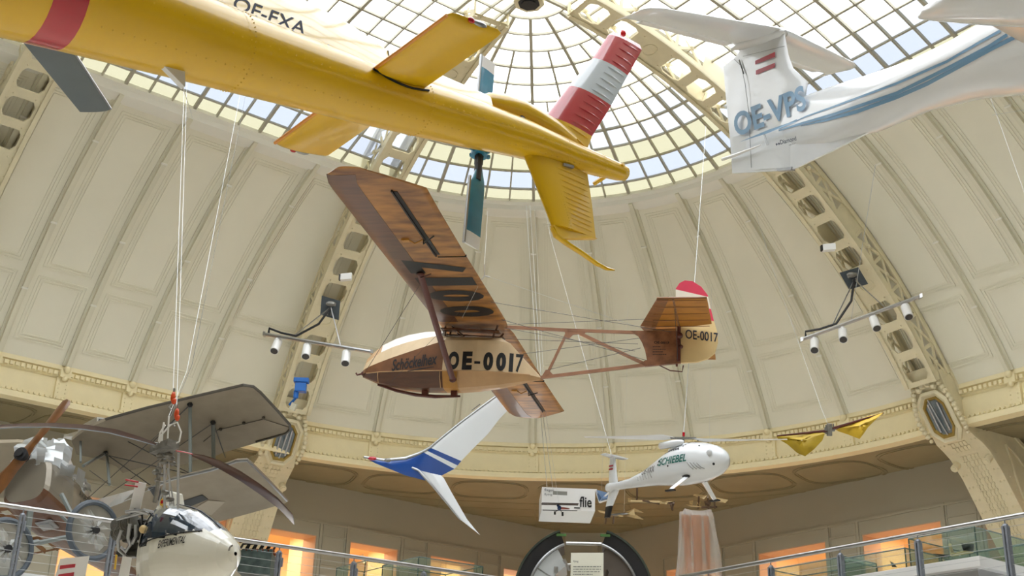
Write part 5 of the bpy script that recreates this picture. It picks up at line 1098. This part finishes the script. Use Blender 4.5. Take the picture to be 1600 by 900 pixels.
# ------------------------------------------------------------------ engine on a stand, left gallery
ED = 25.5; o0 = at(400, 885, ED); t = thing('display_engine', 'old engine block with copper pipes on the left gallery', 'engine', V(o0[0], o0[1], ZF+.9)); e = lambda x, y, d=0: at(x, y, ED+d)-V(o0[0], o0[1], ZF+.9)
Tl = mat('teal_grey_casting', srgb(92, 108, 104), .5, noise=.4, scale=8, metal=.4); Cu = mat('copper_pipes', srgb(150, 84, 60), .35, .7, noise=.3, scale=9)
m = MB(); m.box((e(378, 884)+e(428, 884))/2, (e(428, 886)-e(378, 882))/2, V(0, .4, 0), UP*.22)
for k in range(6): m.box(e(382+8.5*k, 870), (.035, 0, 0), (0, .2, 0), (0, 0, .12))
obj('crankcase', m, Tl, t, bev=.015)
for k in range(6): q = MB(); q.cyl(e(383+8.5*k, 868), e(383+8.5*k, 858), .05, 10); obj('cylinder', q, Cu, t, smooth=40)
for k in range(5):
    q = MB(); q.tube([e(376+11*k, 857), e(380+11*k, 850), e(388+11*k, 850), e(384+11*k, 858)], .025, 6); obj('rocker_arm', q, M['black'], t, smooth=True)
m = MB(); m.tube([e(374, 847), e(395, 843), e(418, 848)], .02, 6); m.tube([e(374, 862), e(432, 866)], .03, 6); obj('manifold', m, Cu, t, smooth=True)
m = MB(); m.box((0, .1, -.45), (.4, 0, 0), (0, .3, 0), (0, 0, .44)); obj('stand', m, M['white'], t)
# ------------------------------------------------------------------ old biplane behind the left railing
PB = Pose([-9.196, 23.319, 6.055, -101.329, -11.275, 10.603])
B_ = PB.root('biplane', 'old grey-brown fabric biplane with wooden propeller behind the left railing', 'biplane')
M['taupe'] = mat('taupe_fabric', srgb(150, 138, 118), .7, noise=.14, scale=3); M['taupe_metal'] = mat('taupe_cowl_metal', srgb(140, 132, 118), .3, .35, noise=.08, scale=3)
M['hull_wood'] = mat('dark_red_brown_plywood', srgb(104, 68, 46), .35, noise=.3, scale=3, coat=.3); M['prop_wood'] = mat('varnished_propeller_wood', srgb(124, 80, 44), .3, noise=.35, scale=5, coat=.5)
M['rib_wood'] = mat('brown_rib_wood', srgb(132, 92, 56), .5); M['strut_grey'] = mat('grey_blue_strut', srgb(120, 126, 122), .45)
TB = lambda x, y, ax, v: PB.tr((x, y), ax, v)
bf = [(-.12, -.42, .40, .44), (-.2, -.42, .47, .52), (-.6, -.42, .50, .58), (-1.2, -.42, .50, .60), (-2.2, -.40, .45, .54), (-3.6, -.34, .34, .42), (-5.6, -.25, .18, .28)]
rg = [ell(x, *interp(bf, x), 32, 3.2) for x in (-.12, -.2, -.4, -.6, -.9, -1.05, -1.2, -1.8, -2.6, -3.6, -4.6, -5.6)]
def splitz(i0, i1, zlo, zhi):
    m = MB(); n = 32
    for i in range(i0, i1):
        for j in range(n):
            k = (j+1) % n; zc, w, h = interp(bf, rg[i][j][0]); z = ((rg[i][j][2]+rg[i][k][2])/2-zc)/h
            if zlo <= z < zhi: m.quad(rg[i][j], rg[i][k], rg[i+1][k], rg[i+1][j])
    return m
m = splitz(0, 5, -.55, 2); m.add(rg[0], [tuple(range(32))]); obj('engine_cowl', m, M['taupe_metal'], B_, smooth=50)
obj('hull_underside', splitz(0, 11, -2, -.55), M['hull_wood'], B_, smooth=50); obj('fuselage_cloth', splitz(5, 11, -.55, 2), M['taupe'], B_, smooth=50)
m = MB(); m.box((-.9, .1, -1.02), (.18, 0, 0), (0, .16, 0), (0, 0, .02)); m.box((-.9, .1, -1.045), (.10, 0, 0), (0, .09, 0), (0, 0, .01)); obj('access_panel', m, M['chrome'], B_, bev=.01)
tx = MB(); sy = .505
for s, x0, z0, w, h in (('AVIATIK', -1.25, -.30, .50, .12), ('101.37', -1.32, -.47, .44, .10)): lettering(tx, s, (x0, sy, z0), (-w, 0, 0), (0, 0, h), .01, th=.01)
for k in range(4): print_line(tx, (-1.34, sy, -.58-.065*k), (-.36+.03*k, 0, 0), (0, 0, .05), k, .01)
obj('fuselage_lettering', tx, M['black'], B_)
m = MB(); up_ = TB(107, 625, 0, .08); dn_ = TB(-42, 805, 0, .08); c_ = V(.08, 0, .0); up_[0] = dn_[0] = .08
for e in (up_, dn_):
    d = unit(e-c_); L = np.linalg.norm(e-c_); sd = np.cross(d, V(1, 0, 0)); m.loft([[c_+d*l+sd*w*a+V(b*t+tw*a, 0, 0) for a, b in ((-1, 0), (-.5, 1), (.5, 1), (1, 0), (.5, -1), (-.5, -1))] for l, w, t, tw in ((0, .13, .09, 0), (.2*L, .10, .07, .04), (.45*L, .135, .04, .05), (.8*L, .13, .025, .03), (.95*L, .11, .02, .01), (L, .05, .01, 0))])
obj('propeller', m, M['prop_wood'], B_, smooth=50)
m = MB(); m.cyl((.04, 0, 0), (.2, 0, 0), .13, 14); m.cyl((.2, 0, 0), (.25, 0, 0), .08, 10); obj('propeller_hub', m, M['rubber'], B_, smooth=40)
def wing(nm, pts, ax, z, mt, th=.07, parent=None):
    P = [TB(x, y, 2, z) for x, y in pts]; m = MB(); m.prism(P, UP, th); return obj(nm, m, mt, parent or B_), P
upo = [(112, 686), (135, 668), (165, 655), (230, 637), (297, 621), (380, 601.5), (396, 604), (407, 613), (432, 640), (453, 664), (453, 671), (447, 677), (400, 690), (345, 706), (340, 709), (318, 713), (298, 719), (283, 726), (262, 727), (240, 729), (222, 728), (205, 733), (192, 737), (183, 727), (165, 718), (140, 712), (120, 708)]
o, Pu = wing('upper_wing', upo, 2, 1.0, M['taupe'])
m = MB(); m.prism([p*V(1, -1, 1) for p in Pu], UP, .07); obj('upper_wing', m, mat('faded_beige_fabric', srgb(176, 164, 140), .7, noise=.08, scale=3), B_)
m = MB(); P = [TB(x, y, 2, .96) for x, y in upo]
m.tube([P[i] for i in (2, 3, 4, 5, 6, 7, 8, 9, 10, 11, 12)], .03, 5)
m.tube([TB(x, y, 2, .955) for x, y in ((453, 668), (412, 655), (340, 672), (318, 690))], .008, 4)
for a in ((412, 653), (381, 661), (345, 671)): m.ball(TB(*a, 2, .94), .04, seg=5, rg=3)
obj('wing_edge', m, mat('dark_wing_edge', srgb(82, 76, 66), .6), o)
lw = [(118, 812), (170, 790), (232, 763), (270, 747), (330, 733), (370, 719), (386, 718), (394, 724), (420, 750), (449, 781), (446, 784), (400, 797), (360, 808), (332, 815), (300, 806), (260, 812), (220, 812), (180, 822), (140, 832)]
o, Pl_ = wing('lower_wing', lw, 2, -.38, M['taupe']); m = MB(); m.tube([Pl_[i]-UP*.02 for i in (2, 3, 4, 5, 6, 7, 8, 9)], .03, 5); obj('wing_edge', m, M['chrome'], o)
m = MB(); m.prism([TB(*p, 2, -.425) for p in ((279, 785), (316, 773), (325, 780), (290, 794))], UP, .008); m.prism([TB(*p, 2, -.425) for p in ((232, 762), (250, 760), (254, 788), (240, 775))], UP, .008); obj('insignia_bar', m, mat('dark_insignia', srgb(52, 54, 54), .6), o)
m = MB(); m.prism([TB(*p, 2, -.425) for p in ((300, 796), (325, 782), (352, 784), (330, 805))], UP, .006); obj('pale_patch', m, mat('pale_patch', srgb(172, 160, 140), .7), o)
# uncovered lower wing on the far side
m = MB()
for x in (-1.45, -2.55): m.box((x, -2.6, -.40), (.045, 0, 0), (0, 2.2, 0), (0, 0, .06))
m.box((-1.05, -2.6, -.40), (.03, 0, 0), (0, 2.2, 0), (0, 0, .03)); m.box((-3.1, -2.6, -.40), (.012, 0, 0), (0, 2.2, 0), (0, 0, .015))
o = obj('bare_wing_spars', m, M['rib_wood'], B_)
for k in range(15): q = MB(); y = -.55-.28*k; q.box((-2.07, y, -.40), (1.03, 0, 0), (0, .012, 0), (0, 0, .05)); obj('wing_rib', q, M['rib_wood'], o)
q = MB()
for k in range(6): y = -.6-.7*k; q.tube([(-1.45, y, -.4), (-2.55, y-.7, -.4)], .008, 4); q.tube([(-2.55, y, -.4), (-1.45, y-.7, -.4)], .008, 4)
obj('bracing_wires', q, M['darkwire'], o)
for (a, b, mt, r) in (((297, 632), (297.5, 741), 'strut_grey', .035), ((333, 660), (334, 731), 'strut_grey', .04), ((167, 707), (171, 757), 'strut_grey', .03), ((126, 690), (126, 722), 'strut_grey', .025), ((165, 708), (130, 728), 'strut_grey', .035)):
    q = MB(); hi = TB(*a, 2, .97); lo_ = TB(*b, 2, -.35); q.tube([hi, lo_ if b[1] > 735 else TB(*b, 2, .2)], r, 7); obj('wing_strut', q, M[mt], B_, smooth=True)
q = MB()
for a, b in (((165, 709), (245, 765)), ((297, 633), (125, 790)), ((333, 661), (140, 792)), ((297, 741), (170, 712)), ((200, 690), (297, 740)), ((140, 735), (172, 758)), ((333, 660), (352, 715)), ((297, 632), (240, 690))): q.tube([TB(*a, 2, .95) if a[1] < 735 else TB(*a, 2, -.33), TB(*b, 2, -.33) if b[1] > 735 else TB(*b, 2, .95)], .009, 4)
obj('bracing_wires', q, M['darkwire'], B_)
q = MB()
for a in ((165, 708), (297, 632), (333, 660)): q.ball(TB(*a, 2, .94), .06, seg=6, rg=4)
obj('strut_fittings', q, M['black'], B_)
# plastic sheets on engine and cockpit
def crumple(nm, c, r, mt, seed, n=22, amp=.22, parent=None, cut=-1.1):
    random.seed(seed); ph = [rnd()*6.3 for _ in range(6)]; m = MB(); rings = []
    for i in range(15):
        a = .02+(math.pi*.72)*i/14; row = []
        for k in range(n):
            b = 2*math.pi*k/n; w = 1+amp*(.5*math.sin(3*b+ph[0]+2*a)+.35*math.sin(7*b-3*a+ph[1])+.3*math.sin(11*a+4*b+ph[2])+.25*math.sin(13*b+ph[3])); row.append(V(*c)+V(r[0]*math.sin(a)*math.cos(b)*w, r[1]*math.sin(a)*math.sin(b)*w, r[2]*math.cos(a)*w))
        rings.append(row)
    m.loft(rings, cap=False); return obj(nm, m, mt, parent or B_, smooth=25)
M['white_plastic'] = glassmat('white_plastic_sheet', (.92, .94, .96), .10, .2, .3)
crumple('plastic_sheet', (-.65, .05, .16), (.62, .52, .50), M['white_plastic'], 3); crumple('plastic_sheet', (-1.55, .30, .05), (.30, .22, .26), M['white_plastic'], 5)
c = TB(106, 736, 1, .5); m = MB(); m.add([TB(95, 722, 1, .52), TB(118, 728, 1, .55), TB(113, 746, 1, .56), TB(93, 741, 1, .54)], [(0, 1, 2, 3)]); m.add([TB(122, 730, 1, .54), TB(134, 738, 1, .57), TB(129, 763, 1, .56), TB(118, 752, 1, .60)], [(0, 1, 2, 3)]); obj('plastic_flap', m, M['white_plastic'], B_)
m = MB(); E_ = [(113, 812, 795), (135, 804, 786), (160, 797, 778), (190, 786, 770), (215, 775, 763), (240, 762, 757)]
m.loft([[TB(x, y0, 2, -.44), TB(x, y1, 2, -.30)] for x, y0, y1 in E_], cap=False, closed=False); obj('plastic_edge_strip', m, M['white_plastic'], B_)
# wheels and undercarriage
for (x, y, d, lab) in ((145, 829, 22.4, 1), (8, 858, 21.6, 1)):
    c = PB.local(at(x, y, d)); ax = PB.R.T @ unit(V(.80, -.60, .0)); u1 = unit(np.cross(ax, V(0, 0, 1))); u2 = np.cross(ax, u1)
    m = MB(); R_ = .50; rr_ = .055; rings = [[c+(R_+rr_*math.cos(b))*(u1*math.cos(a)+u2*math.sin(a))+ax*rr_*math.sin(b) for b in [2*math.pi*k/8 for k in range(8)]] for a in [2*math.pi*k/30 for k in range(31)]]
    m.loft(rings, cap=False); w = obj('wheel', m, mat('slate_tyre', srgb(74, 82, 90), .5), B_, smooth=True)
    m = MB(); m.prism([c+(R_-.03)*(u1*math.cos(a)+u2*math.sin(a)) for a in [2*math.pi*k/26 for k in range(26)]], ax, .03); obj('wheel_disc', m, glassmat('wheel_film', (.82, .80, .76), .55, .1, .25), w)
    m = MB(); m.cyl(c-ax*.1, c+ax*.12, .07, 10); obj('wheel_hub', m, M['black'], w)
    m = MB(); random.seed(4)
    for k in range(9): a = k*.7; m.add([c+ax*.09, c+ax*.05+(u1*math.cos(a)+u2*math.sin(a))*(.2+.2*rnd()), c+ax*.05+(u1*math.cos(a+.35)+u2*math.sin(a+.35))*(.15+.25*rnd())], [(0, 1, 2)])
    obj('plastic_flap', m, M['white_plastic'], w)
for a, b, d0, d1, r in (((96, 772), (128, 836), 22.8, 22.5, .045), ((48, 795), (36, 880), 22.6, 22.2, .06), ((50, 850), (140, 832), 22.2, 22.5, .045), ((8, 858), (60, 846), 21.7, 22.2, .045), ((128, 838), (90, 800), 22.4, 22.9, .03)):
    q = MB(); q.tube([PB.local(at(*a, d0)), PB.local(at(*b, d1))], r, 7); obj('undercarriage_strut', q, M['strut_grey'], B_, smooth=True)
# small white sign box behind the biplane
o0 = at(152, 654, 28); t = thing('sign_box', 'small white sign box half wrapped in plastic above the biplane cockpit', 'sign', o0); q = lambda x, y, d=0: at(x, y, 28+d)-o0
m = MB(); m.prism([q(152, 652), q(176, 655), q(175, 672), q(152, 670)], V(0, -1, 0), .05); obj('sign_face', m, M['white'], t); m = MB(); m.prism([q(152, 652), q(152, 670), q(122, 681, .8), q(124, 667, .8)], V(-1, -.3, 0), .04); obj('sign_side', m, mat('beige_side', srgb(190, 182, 164), .6), t)
tx = MB(); print_line(tx, q(155, 660)+V(0, -.08, 0), q(166, 661)-q(155, 660), V(0, 0, .10)); obj('sign_lettering', tx, M['black'], t)
m = MB(); m.loft([[q(x, y0, -.3), q(x+3, (y0+y1)/2, -.5), q(x, y1, -.3)] for x, y0, y1 in ((98, 680, 684), (112, 676, 688), (128, 672, 691), (142, 668, 688), (156, 664, 678), (172, 655, 668), (182, 652, 660))], cap=False, closed=False); obj('plastic_sheet', m, M['plastic_wrap'], t, smooth=True)

# ------------------------------------------------------------------ white gyrocopter, bottom left
GD = 14.; g0 = at(300, 862, GD); GY = -40.
PGy = Pose([g0[0], g0[1], g0[2], GY, 0, 0]); Gy = PGy.root('gyrocopter', 'white single-seat gyrocopter with dark canopy and brown rotor blades, bottom left', 'gyrocopter')
gw = lambda x, y, d=GD: PGy.local(at(x, y, d))
M['pearl'] = mat('pearl_white_gelcoat', srgb(232, 230, 216), .18, coat=.8, noise=.02, scale=2); M['canopy'] = mat('dark_blue_canopy', srgb(46, 60, 74), .06, spec=.9, coat=1)
pf = [(.78, -.10, .02, .02), (.75, -.10, .08, .09), (.66, -.10, .17, .18), (.5, -.09, .27, .28), (.3, -.06, .35, .385), (.05, 0, .40, .46), (-.2, .02, .42, .52), (-.42, .03, .38, .555), (-.6, .03, .31, .54), (-.72, .02, .2, .46)]
xg = [.78, .75, .71, .66, .58, .5, .42, .34, .26, .18, .1, .02, -.06, -.14, -.22, -.3, -.38, -.45, -.52, -.6, -.66, -.72]; NG = 48
rg = [ell(x, *interp(pf, x), NG, 2.2) for x in xg]
sh, win = MB(), MB()
for i in range(len(xg)-1):
    for j in range(NG):
        k = (j+1) % NG; zm = (rg[i][j][2]+rg[i][k][2])/2; xm = (xg[i]+xg[i+1])/2
        (win if (zm > .045+.10*(xm+.5) and -.50 < xm < .46 and zm > .06 and xm > -.52+.18*max(0, zm-.1)) else sh).quad(rg[i][j], rg[i][k], rg[i+1][k], rg[i+1][j])
sh.add(rg[-1], [tuple(range(NG))])
obj('cabin_shell', sh, M['pearl'], Gy, smooth=60); obj('windscreen', win, M['canopy'], Gy, smooth=60)
m = MB()
def gs(x, z, s=-1, e=.008): zc, w, h = interp(pf, x); c = max(0, 1-abs((z-zc)/h)**2.2)**(1/2.2); return V(x, s*(w*c+e), z)
m.tube([gs(x, .045+.10*(x+.5)+.008) for x in lin(-.5, .44, 12)], .008, 5); m.tube([gs(-.5, z) for z in lin(.05, .5, 7)], .008, 5); m.tube([V(x, 0, interp(pf, x)[0]+interp(pf, x)[2]+.004) for x in lin(-.5, .46, 10)], .008, 5); obj('window_seal', m, M['black'], Gy)
tx = MB(); lettering(tx, 'EXPERIMENTAL', gs(-.06, -.03), V(.38, 0, 0), V(0, 0, .085), .012, shear=.2, fn=lambda p: gs(p[0], p[2]+.09*(p[0]+.06))); obj('lettering', tx, M['black'], Gy)
m = MB(); m.tube([V(.73, -.06, -.08), V(.80, -.10, -.05), V(.86, -.12, -.04)], .010, 6); obj('probe', m, M['engine'], Gy); m = MB(); m.tube([gs(.05, .105), gs(.05, .16, e=.04)], .006, 5); obj('side_antenna', m, M['engine'], Gy)
m = MB(); m.loft([[V(x0, -w, z), V(x1, -w, z), V(x1, w, z), V(x0, w, z)] for z, x0, x1, w in ((.45, -.66, -.40, .15), (.62, -.60, -.42, .12), (.74, -.52, -.44, .09))]); obj('mast_fairing', m, M['pearl'], Gy, bev=.02)
m = MB(); m.cyl((-.50, -.125, .60), (-.50, -.140, .60), .045, 16); obj('round_badge', m, mat('badge_yellow', srgb(214, 170, 40), .4), Gy); m = MB(); m.cyl((-.50, -.14, .60), (-.50, -.146, .60), .022, 12); obj('badge_centre', m, M['red'], Gy)
hub = gw(257, 699); hx, hy, hz = hub
m = MB(); P0 = V(-.42, 0, .5)
for a, b, r in (((257, 795), (257, 706), .016), ((278, 795), (279, 708), .016), ((243, 785), (250, 724), .010), ((272, 790), (262, 732), .009), ((265, 790), (264, 722), .007), ((247, 790), (262, 735), .008), ((242, 752), (258, 752), .008), ((268, 788), (270, 778), .016), ((262, 784), (262, 776), .015)): m.tube([gw(*a), gw(*b)], r, 7)
obj('mast_tubes', m, M['chrome'], Gy, smooth=True)
m = MB()
for (x, y, r) in ((256, 700, .07), (262, 696, .05), (250, 712, .045), (268, 706, .04), (256, 722, .05), (248, 732, .04), (270, 724, .04), (252, 742, .035), (246, 750, .04), (266, 780, .05), (258, 770, .05), (264, 712, .06), (244, 738, .05), (268, 716, .04)): m.ball(gw(x, y), (r, r, r*.6), seg=8, rg=5)
m.box(hub, V(.16, .0, .02), V(0, .08, 0), V(0, 0, .04)); m.tube([gw(240, 695), gw(257, 700), gw(275, 703)], [.03, .06, .03], 8); m.tube([gw(246, 716), gw(270, 712)], .02, 6); m.tube([gw(250, 724), gw(246, 765), gw(242, 785)], .025, 6); obj('rotor_head', m, M['engine'], Gy, smooth=40)
m = MB()
for c_ in ([(253, 690), (254, 672), (256, 660)], [(262, 690), (263, 665), (264, 650)], [(270, 695), (280, 690), (283, 675), (277, 660), (266, 664), (252, 680), (249, 692)], [(248, 690), (250, 676), (258, 664)]): m.tube([gw(*q, GD-.05) for q in c_], .010, 6)
obj('lifting_slings', m, M['white'], Gy, smooth=True)
def blade(pts, ws, mt, nm, tilt):
    P = [gw(x, y, d) for x, y, d in pts]; m = MB(); secs = []
    for i, p in enumerate(P):
        t_ = unit(P[min(i+1, len(P)-1)]-P[max(i-1, 0)]); sd = unit(np.cross(t_, UP))*-1; n = np.cross(t_, sd); sd2 = sd*math.cos(tilt)+n*math.sin(tilt); secs.append((p-sd2*ws[i]*.35, p+sd2*ws[i]*.65, .014))
    m.loft([foil(a, b, t, unit(np.cross(b-a, P[1]-P[0])), 7) for a, b, t in secs]); return obj(nm, m, mt, Gy, smooth=50), secs
o, S_ = blade([(243, 694, 13.95), (215, 685, 13.7), (175, 674, 13.4), (130, 667.5, 13.1), (80, 664.5, 12.8), (30, 665, 12.5), (-40, 670, 12.1), (-110, 680, 11.7)], [.04, .09, .12, .13, .13, .13, .13, .13], M['rotor_brown'], 'rotor_blade', .15)
m = MB(); m.tube([a for a, b, t in S_], .012, 5); obj('blade_edge', m, mat('pale_blade_edge', srgb(170, 186, 200), .3, .4), o, smooth=True)
o, S_ = blade([(300, 710, 13.95), (320, 715, 13.9), (345, 725, 13.8), (375, 741, 13.65), (405, 761, 13.5), (435, 784, 13.3), (458, 809, 13.1)], [.04, .09, .13, .15, .16, .17, .17], M['rotor_brown'], 'rotor_blade', -.75)
o, _s = blade([(273, 704, 14), (290, 707, 13.97), (305, 711, 13.95)], [.03, .05, .06], M['red'], 'blade_root', 0)
M['post_dark'] = mat('dark_casting', srgb(70, 68, 64), .5, .3, noise=.3, scale=9)
# engine and pusher propeller
m = MB(); m.box(gw(214, 830, 14.45), V(.10, 0, 0), V(0, .12, 0), V(0, 0, .14)); m.box(gw(205, 866, 14.4), V(.20, 0, -.02), V(0, .08, 0), V(0, 0, .04)); m.box(gw(222, 852, 14.45), V(.12, 0, 0), V(0, .1, 0), V(0, 0, .08)); obj('engine_block', m, M['post_dark'], Gy, bev=.02)
for (x, y) in ((190, 820), (202, 815), (190, 832)):
    m = MB(); c = gw(x, y, 14.3)
    for k in range(7): m.cyl(c+V(-.10+.028*k, 0, 0), c+V(-.088+.028*k, 0, 0), .085, 12)
    m.cyl(c+V(-.1, 0, 0), c+V(.09, 0, 0), .06, 10); obj('cylinder', m, M['engine'], Gy)
m = MB()
for c_, r in (([(203, 818), (200, 840), (203, 852), (196, 862), (188, 855)], .022), ([(190, 828), (184, 845), (186, 860), (196, 868)], .02), ([(212, 820), (212, 838), (206, 850)], .02), ([(182, 812), (205, 806), (228, 800)], .018), ([(205, 805), (225, 796), (240, 800)], .014), ([(215, 846), (235, 838), (238, 820)], .014), ([(196, 800), (214, 798), (232, 803)], .02)): m.tube([gw(*q, 14.2) for q in c_], r, 7)
obj('exhaust_pipes', m, M['chrome'], Gy, smooth=True)
m = MB(); m.ball(gw(224, 827, 14.15), (.05, .05, .05)); obj('cream_cap', m, M['cream_fabric'], Gy, smooth=True)
for c_ in ([(206, 803), (210, 796), (232, 800), (240, 806)], [(222, 815), (236, 812), (240, 830)], [(200, 800), (222, 805), (225, 840)], [(216, 812), (228, 845), (240, 850)], [(232, 872), (226, 885), (216, 900)]): m = MB(); m.tube([gw(*q, 14.25) for q in c_], .013, 6); obj('hose', m, M['black'], Gy, smooth=True)
PD_ = 14.35
def pblade(nm, q4, par, mt): m = MB(); m.prism([gw(*q, PD_) for q in q4], gw(200, 800, PD_)-gw(200, 800, PD_+1), .03); return obj(nm, m, M[mt], par, bev=.006)
b1 = pblade('propeller_blade', [(212, 752), (229, 755), (217, 805), (200, 805)], Gy, 'white'); pblade('red_tip', [(212, 752), (229.5, 755), (229, 758), (211.5, 755)], b1, 'red'); pblade('red_stripe', [(210.5, 760), (228, 762), (227.5, 765), (209.5, 762.5)], b1, 'red')
for o_ in b1.children: o_.scale = (1.0, 1.3, 1.0)
b2 = pblade('propeller_blade', [(193, 862), (207, 866), (199, 915), (182, 915)], Gy, 'white'); pblade('yellow_stripe', [(190.5, 868), (193, 869), (189, 892), (186.5, 891)], b2, 'yellow')
b2.children[0].scale = (1.0, 1.3, 1.0)
FD3 = 14.7; m = MB(); gq = lambda x, y: gw(x, y, FD3); nn_ = gw(100, 880, FD3)-gw(100, 880, FD3+1)
m.prism([gq(94, 873), (gq(140, 868.5)), gq(136, 886), gq(131, 915), gq(82, 915)], nn_, .04); o = obj('tail_fin', m, M['white'], Gy)
m = MB(); m.prism([gq(94, 883.5), gq(118, 881), gq(117, 886.5), gq(93, 889.5)], nn_, .05); m.prism([gq(91.5, 897.5), gq(116, 894), gq(115, 900), gq(90.5, 903.5)], nn_, .05); obj('fin_stripes', m, M['red_flag'], o)
m = MB(); m.tube([V(-.6, 0, -.4), gq(120, 930)], .035, 8); m.tube([gw(236, 870), gw(214, 905)], .02, 8); m.tube([V(0, -.3, -.45), V(-.1, -.5, -.9)], .025, 6); obj('keel_tube', m, M['chrome'], Gy, smooth=True)
M['hook_orange'] = mat('orange_hook', srgb(222, 84, 40), .4)
for lab, x, y in (('upper orange lifting hook above the gyrocopter', 270.5, 620), ('lower orange lifting hook above the gyrocopter', 276, 646)):
    o0 = at(x, y, GD); t = thing('lifting_hook', lab, 'hook', o0); m = MB(); m.ball((0, 0, 0), (.028, .025, .065)); m.ball((.015, 0, -.05), (.03, .025, .04)); obj('hook_body', m, M['hook_orange'], t, smooth=True); m = MB(); m.tube([(0, 0, .06), (0, 0, .1)], .012, 6); m.tube([(0, 0, -.08), (-.03, 0, -.12), (0, 0, -.15)], .01, 6); obj('hook_pin', m, M['chrome'], t)

# ------------------------------------------------------------------ suspension cables
def cab(label, pts, r=.006, m_='wire'):
    mb = MB(); mb.tube([at(*p[:2], p[2]) for p in pts], r*.62, 5); return obj('suspension_cable', mb, M[m_], label=label, cat='cable')
cab('pale cable from the roof to the upper orange hook', [(270.5, 614, GD), (289, 100, 33)], .006); cab('second pale cable close beside it down to the lower hook', [(276, 640, GD), (293, 100, 33)], .006)
cab('slanting pale cable from the skylight edge to the gyrocopter sling', [(263, 652, GD), (292, 580, 16), (379, 128, 34)], .006); cab('slanting dark cable from the skylight edge to the gyrocopter sling', [(266, 652, GD), (300, 570, 16), (388, 128, 34)], .005, 'darkwire')
b_ = BRK; mb = MB(); mb.tube([b_, at(302, 187, 33.5)], .004, 5); obj('suspension_cable', mb, M['wire'], label='thin cable from the yellow boom bracket to the skylight edge', cat='cable')
mb = MB(); mb.tube([MAST, at(1103, 197, 33.0)], .005, 5); obj('suspension_cable', mb, M['wire'], label='white cable holding the drone rotor mast, passing the glider rudder', cat='cable')
mb = MB(); mb.tube([TAILC, at(860, 370, 35), at(845, 290, 37)], .004, 5); obj('suspension_cable', mb, M['wire'], label='white cable holding the drone tail fin', cat='cable')
cab('left white cable of the sign box', [(855, 765, 26.7), (846, 660, 30), (822, 320, 37.5)], .008); cab('right white cable of the sign box', [(865, 772, 26.2), (850, 660, 30), (828, 320, 37.5)], .008)
cab('thin cable holding the small model plane before the sign', [(874, 794, 24.9), (852, 640, 30), (835, 322, 37.5)], .004)
cab('thin cable holding the yellow flapping-wing model', [(1294, 664, 22), (1284, 640, 23), (1212, 433, 33), (1180, 330, 36.5)], .006)
cab('thin cable from a ceiling clip to the right light bar', [(1368, 258, 34), (1348, 380, 35), (1330, 500, 35.6)], .012)
cab('long thin cable hanging over the right vault panels', [(1545, 145, 28), (1600, 300, 26), (1640, 420, 25)], .006); cab('short horizontal wire over the right vault panels', [(1550, 180, 28), (1640, 165, 27)], .006)
for lab, x, y, d in (('thin wire of the kite model', 940, 765, 27.4), ('thin wire of the forked glider model', 975, 802, 27.2), ('thin wire of the cream biplane model', 1106, 777, 26.5)): cab(lab, [(x, y, d), (x+2, y-70, d+6), (x+6, y-330, 36)], .003)
yf = at(757, 431, 21.5); t = thing('wire_fitting', 'small white three-armed wire fitting above the glider', 'fitting', yf); m = MB()
for e in ((757, 413), (752, 437), (765, 433)): m.tube([(0, 0, 0), at(*e, 21.5)-yf], .012, 5)
obj('fitting_arms', m, M['wire'], t)
for lab, a, b, d, r in (('thin wire from the three-armed fitting to the glider tail', (765, 433, 21.5), (1003, 513, 23.3), 0, .005), ('thin wire from the three-armed fitting to the glider wing', (752, 437, 21.5), (722, 497, 22.6), 0, .005), ('thin wire holding the three-armed fitting from above', (757, 413, 21.5), (762, 330, 34), 0, .004), ('dark thin wire from the left light bar side to the glider wing', (612, 696-100, 23.6), (752, 452, 22.4), 0, .004)): cab(lab, [a, b], r, 'darkwire' if 'dark' in lab else 'wire')
